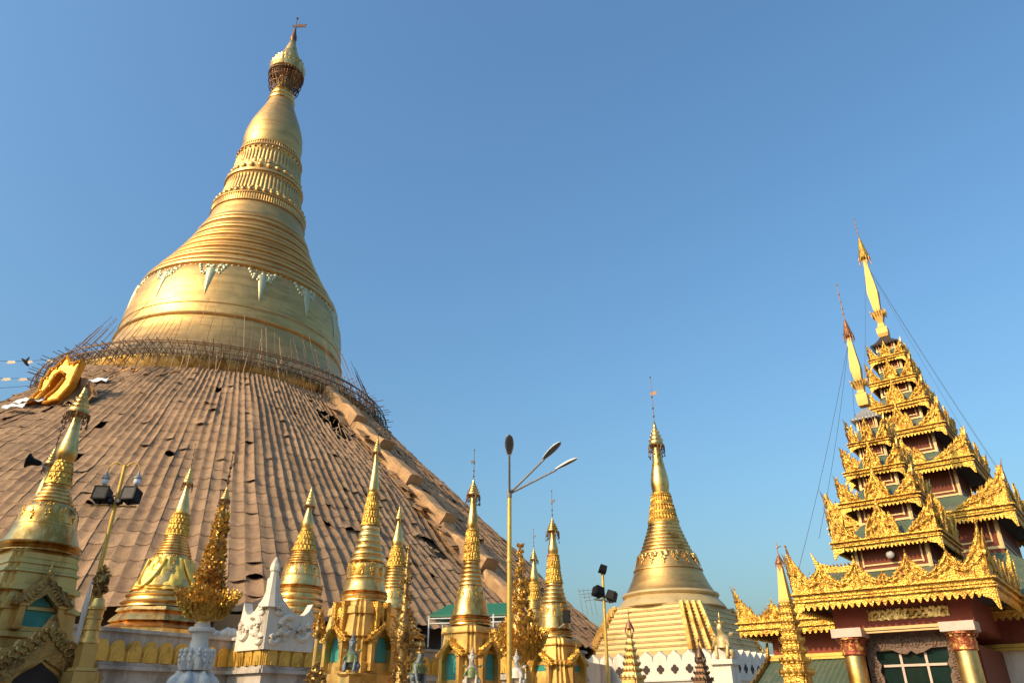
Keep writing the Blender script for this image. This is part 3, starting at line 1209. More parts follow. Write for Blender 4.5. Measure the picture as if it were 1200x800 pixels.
# --- the near stupa at the left edge
ax, r1, low = stupa("largest nearest gold stupa at the left edge with shaded gabled base", 76, 540, 15, 447, 454, (486, 12.5), 499,
                    [(492, 4.2), (505, 6.3), (520, 9.0), (530, 11), (536, 10.5), (541, 9)], [(542, 9), (553, 11.2), (567, 13)], (592, 22), 5,
                    [(597, 27), (604, 30), (616, 31.5), (628, 35.5), (640, 41)], [(643, 39), (650, 42)], npet=14)
sq = lambda v_, hw: (ax.z(v_), ax.r(v_, hw))
o = MB()
lv = [(650, 38), (653, 41), (653.5, 39.5), (660, 40), (661, 41.5), (666, 42.5), (667, 41), (672, 42), (673, 45), (676, 46), (677, 43.5), (690, 45), (691, 50), (697, 51), (698, 46), (712, 50), (715, 55), (719, 56), (720, 52), (742, 54), (744, 60), (750, 61), (752, 56), (800, 58)]
prof = [(ax.z(a), ax.r(a, b) / 1.12) for a, b in lv]
prof += [(1.2, prof[-1][1] * 1.1), (1.15, prof[-1][1] * 1.3), (.6, prof[-1][1] * 1.32), (.55, prof[-1][1] * 1.5), (0, prof[-1][1] * 1.5)]
o.loft(lambda w: redent(w, 2, .12), prof)
o.build("stepped_base", GOLD_BODY, r1, 30)
for k in (0, 1, 3):
    niche(r1, k, prof[12][1], ax.z(742), .26, .62, .62, .2, GOLD_DARK)
    # larger porch below
    wq = prof[-6][1]
    rot = Matrix.Rotation(k * math.pi / 2, 4, 'Z')
    o = MB()
    o.m = rot
    o.box((0, -wq - .25, 1.3), (1.5, .9, 2.0))
    o.build("porch", GOLD_BODY, r1)
    o = MB()
    o.m = rot @ Matrix.Translation((0, -wq - .72, 2.15))
    gp = gable_pts(.92, 1.1)
    ar = [(x, z - .25) for x, z in arch_pts(.42, .62)]
    o.prism((gp + [(.42, 0)] + ar[1:-1][::-1] + [(-.42, 0)])[::-1], -.12, .05)
    rg = random.Random(4)
    for sgn in (-1, 1):
        for j in range(9):
            t = j / 9
            x, z = sgn * .86 * (1 - t), .12 + .72 * t ** 1.05
            pts = []
            for i in range(9):
                a_ = i / 8 * 4.6 + t * 2
                rr = .095 * (1 - .75 * i / 8)
                pts.append((x * .9 + sgn * rr * math.cos(a_), -.15, z - .04 + rr * math.sin(a_)))
            o.path(pts, [.024 * (1 - .5 * i / 8) for i in range(9)], 5)
            o.ball((x, -.14, z + .07), .035, (1, .8, 1.7), 6, 4)
    o.ball((0, -.14, .84), .07, (.8, .6, 1.5))
    o.build("porch_gable", GOLD_DARK, r1, 40)
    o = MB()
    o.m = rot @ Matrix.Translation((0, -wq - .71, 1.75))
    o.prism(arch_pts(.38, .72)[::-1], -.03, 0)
    o.build("porch_opening_shade", SOFFIT_SHADE, r1)  # flat dark arch; the shaded porch interior is put into its colour

# --- slim stupa half hidden behind it
ax, r2, low = stupa("slim gold stupa half hidden behind the nearest stupa at the left edge", 55, 560, 19, 490, 523, (545, 7), 555,
                    [(550, 2.5), (565, 5), (580, 7), (588, 6)], [(589, 6.5), (600, 8)], (622, 14), 5, [(632, 18), (648, 23)], [(656, 25)])
o = MB()
prof = [(low[0] + .02, low[1] * .9), (ax.z(664), ax.r(664, 24)), (ax.z(700), ax.r(700, 30)), (ax.z(760), ax.r(760, 34)), (0, ax.r(760, 40))]
o.loft(lambda w: redent(w, 2, .12), prof)
o.build("stepped_base", GOLD_BODY, r2, 30)
# loudspeaker on its spire
ls = thing("loudspeaker", "black horn loudspeaker clamped beside the slim half hidden stupa at left", "loudspeaker", (ax.X - .12, 18.8, ax.z(546)), R(20))
o = MB()
o.m = Matrix.Rotation(R(-80), 4, 'Y') @ Matrix.Rotation(R(0), 4, 'X')
o.lathe([(0, .03), (.05, .07), (.12, .08), (.22, .10), (.30, .15), (.34, .20), (.33, .17), (.25, .08), (.2, .03)], 20, cap=False)
o.build("horn", BLACK, ls)
o = MB()
o.tube((0, 0, 0), (.16, 0, -.12), .02)
o.build("bracket", STEEL, ls)

# --- robed stupa on the plinth
ax, r3, low = stupa("gold stupa on the plinth whose bell is wrapped in a yellow silk robe", 207, 630, 38.6, 520, 547, (567, 6), 575,
                    [(573, 2.6), (585, 5), (595, 7.4), (601, 8)], [(602, 8.5), (613, 10.5), (627, 12)], (652, 20), 7,
                    [(658, 22), (672, 27), (690, 35)], [(697, 38), (706, 41), (714, 45)])
o = MB()
prof = [(low[0] + .02, low[1] * .88), (ax.z(715), ax.r(715, 47)), (ax.z(719), ax.r(719, 49)), (ax.z(720), ax.r(720, 45)), (ax.z(727), ax.r(727, 52)), (ax.z(731), ax.r(731, 55)), (ax.z(732), ax.r(732, 50)), (PT + .35, ax.r(737, 62)), (PT + .3, ax.r(737, 58)), (PT - .05, ax.r(737, 58))]
o.lathe(prof, 8, a0=R(22.5))
o.build("octagonal_base", GOLD, r3, 20)
rb = MB()
zA, zB = ax.z(656), ax.z(696)
nA, nB = 72, 14
vs, fs = [], []
for j in range(nB + 1):
    t = j / nB
    z = zA + (zB - zA) * t
    v_ = 656 + 40 * t
    r0 = ax.r(v_, 21.5 + 15.5 * t ** 1.3)
    for i in range(nA):
        a = 2 * math.pi * i / nA
        fold = .05 * math.sin(a * 9 + t * 5) + .035 * math.sin(a * 23 - t * 9) + .06 * max(0, math.sin(a * 3 + 6 * t)) ** 4
        vs.append(((r0 + .03 + fold) * math.cos(a), (r0 + .03 + fold) * math.sin(a), z + .07 * math.sin(a * 5) * t))
for j in range(nB):
    for i in range(nA):
        k = (i + 1) % nA
        fs.append((j * nA + i, (j + 1) * nA + i, (j + 1) * nA + k, j * nA + k))
rb.add(vs, fs)
for s_ in (0, 2.6, 4.3):
    pts = []
    for i in range(15):
        t = i / 14
        v_ = 658 + 34 * (1 - (2 * t - 1) ** 2)
        a = s_ + 1.1 * (t - .5)
        rr = ax.r(v_, 21.5 + 15.5 * ((v_ - 656) / 40) ** 1.3) + .1
        pts.append((rr * math.cos(a), rr * math.sin(a), ax.z(v_)))
    rb.path(pts, .075, 6)
rob = rb.build("silk_robe", ROBE, None, 60, (ax.X, 38.6, 0))
tag(rob, "yellow silk robe wrapped round the bell of the small stupa on the plinth", "robe")

# --- round stupa behind the white flame ornament
ax, r4, low = stupa("round gold stupa with zigzag petals standing behind the white flame ornament", 357, 640, 41.5, 552, 570, (593, 6), 598,
                    [(597, 2.8), (606, 5.2), (613, 7), (619, 6.4)], [(621, 6.5), (631, 9), (645, 13)], (662, 17.5), 5,
                    [(667, 20), (678, 22.5), (687, 25)], [(692, 26.5), (700, 26), (708, 28), (716, 27.5), (724, 30), (736, 31)])
o = MB()
o.lathe([(low[0] + .02, low[1] * .9), (low[0] - .1, low[1] * 1.05), (PT, low[1] * 1.1)], 8)
o.build("octagonal_base", GOLD, r4, 20)


def body(ax, root, levels, k_=1.14, nst=2, d=.13, m_=GOLD_BODY, name="stepped_base"):
    o = MB()
    prof = [(ax.z(a), ax.r(a, b) / k_) for a, b in levels]
    w = prof[-1][1]
    prof += [(1.6, w * 1.02), (1.55, w * 1.2), (1.0, w * 1.22), (.95, w * 1.4), (0, w * 1.42)]
    o.loft(lambda q: redent(q, nst, d), prof)
    o.build(name, m_, root, 30)
    return prof


# --- tall stupa with teal niches (left of the row)
ax4, r5, low = stupa("tall gold stupa with fat neck rings and teal niches behind the blue headed guardian", 432, 640, 27, 497, 512, (531, 5.2), 540,
                     [(539, 2.6), (550, 3.6), (562, 5), (573, 6.2), (577, 5.6)], [(579, 6), (596, 8), (615, 10)], (661, 20), 6,
                     [(664, 22), (674, 22.5), (684, 22), (694, 25)], [(699, 27), (706, 26.5)])
p5 = body(ax4, r5, [(705, 25), (709, 32), (713, 33), (714, 36), (722, 37), (723, 34), (741, 38), (748, 39), (749, 36), (776, 37), (778, 40), (790, 41), (791, 46), (800, 47)])
for k in range(4):
    niche(r5, k, ax4.r(770, 36) / 1.14, ax4.z(787), .33, 1.3, .66, .24)
o = MB()
for k in range(4):
    o.m = Matrix.Rotation(k * math.pi / 2, 4, 'Z')
    for s_ in (-.22, .22):
        o.box((s_, -ax4.r(720, 31) / 1.1, (ax4.z(708) + ax4.z(745)) / 2), (.16, .5, ax4.z(708) - ax4.z(745)))
    o.ball((0, -ax4.r(725, 34) / 1.05, ax4.z(722)), .16, (1, .7, 1.6))
o.build("base_rib", GOLD_CARVED, r5, 40)

# --- slim stupa on the plinth behind it
ax, r6, low = stupa("slim gold stupa on the plinth just right of the tall stupa with fat rings", 465, 650, 43, 583, 592, (609, 5), 615,
                    [(614, 2.6), (624, 4.8), (634, 7), (640, 6.2)], [(641, 6.5), (652, 8.5), (663, 10)], (690, 14), 7,
                    [(694, 15.5), (704, 17), (714, 20)], [(719, 23), (727, 25), (735, 30), (742, 34), (750, 40)])
o = MB()
o.lathe([(low[0] + .02, low[1] * .9), (low[0] - .15, low[1] * 1.08), (PT, low[1] * 1.1)], 8, a0=R(22.5))
o.build("octagonal_base", GOLD, r6, 20)

# --- middle stupa with teal niches
ax6, r7, low = stupa("gold stupa with two carved collars and teal niches rising in front of the green canopy", 553, 650, 27, 527, 562, (581, 8), 592,
                     [(589, 3.8), (598, 4.6), (608, 6), (614, 6.6), (620, 5.6)], [(621, 7), (636, 8), (656, 9)], (688, 14), 6,
                     [(693, 15.5), (702, 17), (704, 18), (716, 20.5), (722, 22)], [(727, 24), (733, 24)], vane=-1)
p7 = body(ax6, r7, [(733, 22), (736, 29), (741, 31), (743, 31), (744, 28), (762, 30), (763, 33), (767, 33), (768, 30), (796, 31), (800, 33)])
for k in range(4):
    niche(r7, k, ax6.r(785, 30) / 1.14, ax6.z(801), .30, 1.22, .56, .22)

# --- thin stupa on plinth behind
ax, r8, low = stupa("thin gold stupa partly hidden behind the golden leaf tree by the lamp post", 626, 680, 46, 620, 642, (656, 4.6), 662,
                    [(661, 2.4), (670, 4.4), (677, 6), (682, 5.6)], [(683, 5.8), (692, 6.6), (702, 7.5)], (714, 10), 5,
                    [(718, 11.5), (727, 12), (735, 13.5)], [(740, 14.5), (748, 15)])
o = MB()
o.lathe([(low[0] + .02, low[1] * .9), (low[0] - .15, low[1] * 1.08), (PT, low[1] * 1.3)], 8, a0=R(22.5))
o.build("octagonal_base", GOLD, r8, 20)

# --- right-hand stupa of the row
ax8, r9, low = stupa("gold stupa with plain two band bell at the right end of the niche row", 648.5, 660, 28, 575, 607, (623, 7), 634,
                     [(632, 3.6), (638, 4.8), (644, 6), (649, 5.4)], [(650, 6.5), (664, 7.5), (682, 9.5)], (708, 15), 5,
                     [(712, 16.5), (722, 17.5), (732, 18.5), (737, 19)], [(741, 21.5), (747, 21)], vane=1)
p9 = body(ax8, r9, [(747, 20), (750, 26), (755, 28), (757, 28), (758, 25), (774, 28), (776, 31), (780, 31), (781, 29), (800, 33)])
for k in range(4):
    niche(r9, k, ax8.r(790, 29) / 1.14, ax8.z(808), .28, 1.1, .54, .22)

# ------------------------------------------------------------------ pale terraced stupa on the right
ax9 = Axis(781, 650, 65)
ps = thing("terraced_stupa", "pale gold terraced stupa with smooth bell and white pierced parapet right of centre", "stupa", (ax9.X, 65, 0), YAW)
hti(ax9, ps, 494, (523, 9), 536, 442, vane_side=1)
o = MB()
o.lathe(smooth_prof([ax9.zr(p) for p in ((524, 5), (533, 5.5), (543, 6.6), (556, 9.3), (566, 10.5), (575, 9.8), (578, 9.4))]), 40)
o.lathe([ax9.zr(p) for p in ((543, 6.5), (544, 7.3), (546, 7.3), (547, 6.8))], 40)
o.build("spire_bud", GOLD, ps, 50)
o = MB()
pv = [(578, 10.5), (589, 12), (600, 14.5), (611, 16)]
o.lathe([ax9.zr(p) for p in pv], 40)
for (va, ha), (vb, hb) in zip(pv, pv[1:]):
    za, ra = ax9.zr((va, ha))
    zb, rb_ = ax9.zr((vb, hb))
    o.lathe([(za, ra * .95), (za - .05, ra * 1.08), (za - .2, ra * 1.08), (za - .25, ra)], 40)
    o.petals((za + zb) / 2, (ra + rb_) / 2, zb + .05, rb_ * 1.06, 28, .07)
    o.beads((za + zb) / 2 + .1, (ra + rb_) / 2, 28, .09)
z_, r_ = ax9.zr((611, 17.5))
o.lathe([(z_ + .15, r_ * .9), (z_, r_ * 1.05), (z_ - .2, r_ * 1.03), (z_ - .3, r_ * .9)], 40)
o.build("lotus_band", GOLD_CARVED, ps, 45)
o = MB()
za, ra = ax9.zr((613, 17))
zb, rb_ = ax9.zr((648, 29.5))
o.lathe(ringed(za, ra, zb, rb_, 8, .045), 56)
o.build("ring_bands", GOLD, ps, 50)
o = MB()
o.lathe(smooth_prof([ax9.zr(p) for p in ((647, 29), (652, 32), (659, 35), (668, 38.2), (680, 43), (690, 48), (697, 52.5))], 6), 64)
for v_, hw in ((669, 38.8), (650, 31)):
    z_, r_ = ax9.zr((v_, hw))
    o.lathe([(z_ + .1, r_ - .05), (z_ + .05, r_ + .08), (z_ - .08, r_ + .1), (z_ - .12, r_ - .02)], 64, cap=False)
be = o.build("bell", GOLD_BELL, ps, 40)
o = MB()
for k in range(16):
    a = 2 * math.pi * k / 16
    for t in range(12):
        rg = random.Random(t)
        s_ = t / 12
        v_ = 653 + 13 * s_
        r_ = ax9.r(v_, 32.6 + (v_ - 653) * .42) + .05
        da = .13 * (1 - s_) * rg.uniform(-1, 1)
        o.ball((r_ * math.cos(a + da), r_ * math.sin(a + da), ax9.z(v_)), .17 * (1.2 - s_), (.5, 1, 1.2), 6, 4, a)
o.build("bell_ornament", GOLD, be, 60)
o = MB()
o.lathe([ax9.zr(p) for p in ((696, 52), (697, 55), (699, 56), (701, 55), (702, 53.5), (706, 57), (710, 60.5), (714, 63), (715, 62))], 64)
o.build("bell_rim", PALE_GOLD, ps, 40)
o = MB()
prof = []
lv = [(714, 62)]
hw = 66.0
v_ = 714
for i in range(9):
    prof += [(v_, hw), (v_ + 1.2, hw + 1.8), (v_ + 1.8, hw + 1.8), (v_ + 2.2, hw + .6), (v_ + 5.6, hw + 1.2)]
    v_ += 6.1
    hw += 3.6
pz = [(ax9.z(a), ax9.r(a, b) / 1.17) for a, b in prof]
o.loft(lambda w: redent(w, 3, .085), pz + [(pz[-1][0] - .05, pz[-1][1] * 1.04), (3, pz[-1][1] * 1.04)])
o.build("terrace", PALE_GOLD, ps, 30)
# gilded stair ribs on the stepped corners
for c4 in range(4):
    for fx, fy in ((1, .745), (.915, .83), (.83, .915), (.745, 1)):
        o = MB()
        o.m = Matrix.Rotation(c4 * math.pi / 2, 4, 'Z')
        for i in range(14):
            v_ = 714 + 55 * i / 14
            w = ax9.r(v_, 66.5 + 32 * i / 14) / 1.17
            z_ = ax9.z(v_ + 2)
            o.box((fx * w, -fy * w, z_), (.34, .34, .16))
            o.box((fx * w, -fy * w, z_ + .14), (.24, .24, .14))
        o.build("corner_rib", GOLD, ps, 30)
# white parapet; quatrefoil openings are dark plates standing in for shade
o = MB()
PWd = 7.9
zt, zb = Axis(781, 760, 57.5).z(771), 1.2
for k in range(4):
    o.m = Matrix.Rotation(k * math.pi / 2, 4, 'Z')
    pts = [(-PWd, 0), (PWd, 0)]
    nn = 14
    for i in range(nn):
        x0 = PWd - (i + .5) * 2 * PWd / nn
        s_ = PWd / nn
        for a in range(9):
            al = math.pi * a / 8
            bump_ = .55 * math.sin(al) ** .7 + (.18 if a == 4 else 0)
            pts.append((x0 + s_ * math.cos(al) * .98, zt - .25 + bump_))
    o.prism(pts[::-1], -PWd - .02, -PWd + .4)
pp = o.build("parapet", WHITE, ps, 30)
for k in range(4):
    for i in range(14):
        x0 = PWd - (i + .5) * 2 * PWd / 14
        o = MB()
        o.m = Matrix.Rotation(k * math.pi / 2, 4, 'Z')
        pts = []
        for q_ in range(32):
            a = 2 * math.pi * q_ / 32
            rr = .20 + .10 * abs(math.cos(2 * a)) ** .6
            pts.append((x0 + rr * math.cos(a), zt - .75 + rr * math.sin(a)))
        o.prism(pts, -PWd - .045, -PWd - .025)
        o.build("quatrefoil_shade", SOFFIT_SHADE, pp)
o = MB()
for k in range(4):
    o.m = Matrix.Rotation(k * math.pi / 2, 4, 'Z')
    o.box((0, -PWd - .08, zt - 1.45), (2 * PWd + .4, .2, .14))
    o.box((0, -PWd - .05, zt - 2.3), (2 * PWd + .3, .14, .12))
o.build("parapet_ledge", WHITE, ps)


def skin_body(name, verts, edges, radii, m_, parent, sub=2):
    me = bpy.data.meshes.new(name)
    me.from_pydata(verts, edges, [])
    me.materials.append(m_)
    o = bpy.data.objects.new(name, me)
    COL.objects.link(o)
    if parent:
        o.parent = parent
    sk = o.modifiers.new("skin", 'SKIN')
    sk.use_smooth_shade = True
    for i, r in enumerate(radii):
        me.skin_vertices[0].data[i].radius = (r, r) if not isinstance(r, tuple) else r
        me.skin_vertices[0].data[i].use_root = (i == 0)
    sb = o.modifiers.new("subdivision", 'SUBSURF')
    sb.levels = sub
    sb.render_levels = sub
    return o


def guardian(label, loc, rz, h, m_body, m_cloth, m_hat, group, standing=False):
    """seated lion-man guardian: haunches, straight forelegs, robed chest, face and tall crown"""
    t = thing("guardian_figure", label, "statue", loc, rz, group)
    s = h
    V = [(0, .10, .20), (0, .04, .36), (0, -.02, .50), (0, -.04, .60), (0, -.06, .69), (0, -.08, .78),
         (.12, -.02, .48), (.15, -.10, .28), (.14, -.15, .05), (.14, -.22, .035),
         (-.12, -.02, .48), (-.15, -.10, .28), (-.14, -.15, .05), (-.14, -.22, .035),
         (.17, .08, .18), (.21, -.06, .20), (.20, .0, .06), (.20, -.12, .035),
         (-.17, .08, .18), (-.21, -.06, .20), (-.20, .0, .06), (-.20, -.12, .035),
         (0, .22, .12), (0, .27, .28), (0, -.155, .735), (0, .02, .80)]
    E_ = [(0, 1), (1, 2), (2, 3), (3, 4), (4, 5), (2, 6), (6, 7), (7, 8), (8, 9), (2, 10), (10, 11), (11, 12), (12, 13), (0, 14), (14, 15), (15, 16), (16, 17), (0, 18), (18, 19), (19, 20), (20, 21), (0, 22), (22, 23), (4, 24), (5, 25)]
    Rr = [.15, .15, .14, .075, .09, .085, .07, .05, .042, .04, .07, .05, .042, .04, .10, .09, .055, .045, .10, .09, .055, .045, .04, .02, .035, .05]
    skin_body("body", [tuple(c * s for c in v) for v in V], E_, [r * s for r in Rr], m_body, t)
    o = MB()
    o.lathe([(s * 1.12, .008 * s), (s * 1.0, .025 * s), (s * .97, .05 * s), (s * .94, .04 * s), (s * .90, .075 * s), (s * .86, .07 * s), (s * .83, .105 * s), (s * .79, .11 * s)], 12, (0, -.05 * s))
    o.petals(.80 * s, .10 * s, .90 * s, .13 * s, 8, .01 * s, curl=.02 * s)
    o.build("crown", m_hat, t, 50)
    o = MB()
    o.lathe([(s * .60, .09 * s), (s * .52, .165 * s), (s * .44, .185 * s), (s * .36, .18 * s), (s * .28, .20 * s)], 14, (0, .01 * s))
    for sg in (-1, 1):
        o.leaf((sg * .10 * s, -.12 * s, .5 * s), (sg * .5, -.2, -.8), (0, -1, 0), .26 * s, .05 * s)
        o.leaf((sg * .16 * s, .0, .56 * s), (sg * 1, 0, .45), (0, -1, 0), .16 * s, .05 * s)
    o.build("robe", m_cloth, t, 50)
    o = MB()
    for sg in (-1, 1):
        o.ball((sg * .035 * s, -.155 * s, .71 * s + .03 * s), .014 * s)
    o.build("eyes", BLACK, t)
    return t


# lion guardian on the parapet corner of the terraced stupa
cx = Vector((ax9.X, 65, 0)) + EX * 7.6 - EY * 7.6
lz = Axis(860, 770, 60).z(779)
ped = MB()
ped.frustum((0, 0), .75, .62, 0, lz - .3)
ped.frustum((0, 0), .85, .85, lz - .3, lz)
tag(ped.build("statue_pedestal", WHITE, None, 30, (cx.x, cx.y, 0)), "white pedestal at the near corner of the pierced parapet", "pedestal")
bpy.data.objects[-1 if False else "statue_pedestal"].rotation_euler = (0, 0, YAW)
guardian("pale gold lion guardian seated on the parapet corner before the terraced stupa", (cx.x, cx.y, lz), R(-39), 2.7, PALE_GOLD, PALE_GOLD, GOLD, "guardian statues")

# guardians seated on the corner ledges of the niche stupas
def corner(axx, hw_v, hw, Y, sx, sy, k_=1.14):
    w = axx.r(hw_v, hw) / k_
    p = Vector((axx.X, Y, 0)) + EX * (sx * w) + EY * (sy * w)
    return p


def ledge(p, zt, w=.42):
    m = MB()
    m.lathe([(zt - .10, w * .8), (zt - .04, w), (zt, w)], 12)
    m.frustum((0, 0), w * .75, w * .62, 0, zt - .09)
    o_ = m.build("statue_pedestal", GOLD_BODY, None, 30, (p.x, p.y, 0))
    o_.rotation_euler = (0, 0, YAW)
    return o_


p = corner(ax4, 790, 46, 27, -.78, -1.08)
zt = ax4.z(789)
Yp = p.y
a1 = Axis(411, 786, 24.6)
z1 = a1.z(788)
tag(ledge(Vector((a1.X, 24.6, 0)), z1), "gold pedestal under the blue headed guardian before the tall ringed stupa", "pedestal")
guardian("small guardian with blue head and green cloth seated before the tall ringed stupa", (a1.X, 24.6, z1), R(-12), 1.05, STONEBLUE, ROBEGREEN, STONEBLUE, "guardian statues")
a2 = Axis(489, 798, 25.5)
z2 = a2.z(802)
tag(ledge(Vector((a2.X, 25.5, 0)), z2), "gold pedestal under the slim crowned guardian between the niche stupas", "pedestal")
guardian("slim guardian with tall green gold crown in the gap between two niche stupas", (a2.X, 25.5, z2), R(50), 1.15, STONEBLUE, ROBEGREEN, GOLD_DARK, "guardian statues")
a3 = Axis(553, 800, 24.8)
z3 = a3.z(806)
tag(ledge(Vector((a3.X, 24.8, 0)), z3), "gold pedestal under the white faced guardian before the middle niche stupa", "pedestal")
guardian("white faced guardian with pointed white hat and green robe before the middle niche stupa", (a3.X, 24.8, z3), R(-8), 1.05, FACEW, ROBEGREEN, FACEW, "guardian statues")
a4 = Axis(606, 800, 23.5)
z4 = a4.z(806)
tag(ledge(Vector((a4.X, 23.5, 0)), z4), "gold pedestal under the white haired guardian behind the lamp post", "pedestal")
guardian("white haired guardian seated under the golden leaf tree behind the lamp post", (a4.X, 23.5, z4), R(-20), .95, FACEW, GREYWHITE, FACEW, "guardian statues")


# ------------------------------------------------------------------ golden leaf trees
def gold_tree(label, u, v, Y, keys, tipv, rim, tas, mastv, nleaf, leafL, base_v, mats=(GOLD_CARVED, BRONZE), group="gilded leaf trees", basket=None):
    ax = Axis(u, v, Y)
    t = thing("gilded_tree", label, "ornament", (ax.X, Y, 0), YAW, group)
    if rim:
        hti(ax, t, tipv, rim, tas, mastv)
    pr = [ax.zr(k) for k in keys]
    o = MB()
    o.lathe([(z, r * .55) for z, r in pr], 12)
    o.build("core", GOLD_DARK, t, 50)
    o = MB()
    rg = random.Random(int(u))
    tot = sum((a[0] - b[0]) * (a[1] + b[1]) for a, b in zip(pr, pr[1:]))
    for a, b in zip(pr, pr[1:]):
        m_ = max(4, int(nleaf * (a[0] - b[0]) * (a[1] + b[1]) / tot))
        for i in range(m_):
            tt = rg.random()
            z = a[0] + (b[0] - a[0]) * tt
            r = (a[1] + (b[1] - a[1]) * tt) * rg.uniform(.62, .95)
            th = rg.uniform(0, 2 * math.pi)
            d = Vector((math.cos(th), math.sin(th), rg.uniform(.9, 3.0)))
            o.leaf((r * math.cos(th), r * math.sin(th), z), d, (rg.uniform(-.4, .4), rg.uniform(-.4, .4), 1), leafL * rg.uniform(.6, 1.1), leafL * rg.uniform(.30, .48))
    o.build("leaves", mats[0], t, 30)
    if basket:
        o = MB()
        zb, rb_, zt_, rt = ax.z(basket[0]), ax.r(basket[0], basket[1]), ax.z(basket[2]), ax.r(basket[2], basket[3])
        o.lathe([(zb + (zt_ - zb) * .8, (rb_ + (rt - rb_) * .9) * .5), (zb + (zt_ - zb) * .7, (rb_ + (rt - rb_) * .8) * .9), (zb + (zt_ - zb) * .4, (rb_ + (rt - rb_) * .58) * .9), (zb + (zt_ - zb) * .15, (rb_ + (rt - rb_) * .3) * .9), (zb, rb_ * .8)], 20)
        for row in range(8):
            s_ = .06 + .92 * row / 7
            rr = rb_ + (rt - rb_) * s_ ** .6
            nn_ = int(14 + 20 * s_)
            for k in range(nn_):
                a = 2 * math.pi * (k + .5 * (row % 2) + rg.uniform(-.2, .2)) / nn_
                o.leaf((rr * math.cos(a), rr * math.sin(a), zb + (zt_ - zb) * s_ - .02), (math.cos(a) * rg.uniform(.2, .9), math.sin(a) * rg.uniform(.2, .9), 1), (math.cos(a + 1.57), math.sin(a + 1.57), rg.uniform(-.3, .3)), leafL * rg.uniform(1.0, 1.7), leafL * rg.uniform(.32, .5))
        o.build("basket", GOLD_CARVED, t, 40)
    o = MB()
    zb = pr[-1][0]
    z0 = ax.z(base_v) if base_v else 0
    o.tube((0, 0, zb + .1), (0, 0, z0), pr[-1][1] * .5, pr[-1][1] * .55, 10)
    o.build("stem", GOLD_BODY, t)
    return ax, t


axu = Axis(236, 740, 14)
gold_tree("tall gilded leaf tree with wide basket of leaves standing in the grey white urn", 236, 740, 14,
          [(592, 3), (604, 6.5), (614, 8), (622, 10), (634, 7.5), (640, 10), (652, 13.5), (660, 12), (674, 17), (690, 19), (697, 23), (703, 27), (714, 26), (723, 20), (727, 15)],
          570, (586, 6), 594, 530, 1000, .105, 731, basket=(727, 13, 698, 33))
gold_tree("gilded leaf tree with thin top directly behind the gold lamp post", 610, 720, 24,
          [(640, 2), (660, 3.5), (676, 5), (684, 7), (692, 12), (705, 10), (713, 9), (722, 17), (735, 24), (745, 27), (752, 25), (762, 18), (772, 9)],
          632, None, 0, 0, 620, .17, None, basket=(775, 9, 742, 30))
gold_tree("dull gold leaf tree growing between the ringed stupa and the slim stupa behind it", 474, 720, 25.5,
          [(640, 1.2), (655, 3.5), (668, 6), (680, 6), (690, 6), (702, 7), (710, 7), (722, 11), (735, 16), (745, 17), (757, 14), (770, 10), (790, 12), (800, 14)],
          632, None, 0, 0, 330, .15, None, mats=(GOLD_DARK, BRONZE))  # dark gold puts the shade between the stupas into the leaf colour
gold_tree("small gilded leaf finial left of the ringed stupa's teal niche", 374, 730, 26,
          [(714, 1), (720, 2.5), (726, 4.5), (732, 6), (738, 8), (743, 9), (748, 6)], 700, None, 0, 0, 130, .12, None)
gold_tree("dark tarnished leaf finial on the shaded gold pillar", 117, 690, 14.2,
          [(666, 2), (671, 6), (677, 8), (684, 9), (691, 8), (697, 7), (702, 4)], 660, None, 0, 0, 150, .085, None, mats=(GOLD_DARK, BRONZE))  # shade on this finial is put into its dark gold
gold_tree("low gilded leaf spray at the bottom edge left of the blue headed guardian", 370, 790, 22,
          [(778, 1), (783, 5), (788, 8), (794, 11), (802, 14)], 770, None, 0, 0, 160, .11, None, mats=(GOLD_DARK, BRONZE))

# urn pedestal
ur = thing("urn_pedestal", "grey white stone urn with curled acanthus leaves carrying the tall gilded leaf tree", "urn", (axu.X, 14, 0))
o = MB()
pr = [axu.zr(p) for p in ((728, 7), (731, 8.5), (734, 9), (735, 14), (738, 15), (740, 14.5), (742, 11), (748, 9.2), (757, 10.5), (761, 12), (764, 16), (770, 18.5), (777, 17), (783, 11), (785, 10.5), (787, 14), (792, 18), (800, 22))]
pr += [(pr[-1][0] - .15, pr[-1][1] * 1.1), (pr[-1][0] - .4, pr[-1][1] * .8), (.5, pr[-1][1] * .8), (.45, pr[-1][1] * 1.3), (0, pr[-1][1] * 1.35)]
o.lathe(pr, 32)
o.build("stem", GREYWHITE, ur, 40)
o = MB()
za, ra = axu.zr((785, 12))
zb, rb_ = axu.zr((758, 11))
o.petals(za, ra * 1.05, zb, rb_, 6, .14, fill=.94, power=.3)
o.petals(za, ra * 1.1, zb - .06, rb_ * 1.2, 6, .10, math.pi / 6, fill=.8, power=.4)
za, ra = axu.zr((806, 20))
zb, rb_ = axu.zr((786, 17))
o.petals(za, ra * 1.05, zb, rb_, 7, .15, .3, fill=.94, power=.3)
for k in range(7):
    a = 2 * math.pi * k / 7
    for j, dv in enumerate((763, 768, 774)):
        z_, r_ = axu.zr((dv, 18.5))
        for sg in (-1, 1):
            o.ball((r_ * math.cos(a + sg * .2), r_ * math.sin(a + sg * .2), z_), .035, (1, 1, 1.3), 6, 4)
o.build("acanthus_leaf", GREYWHITE, ur, 60)

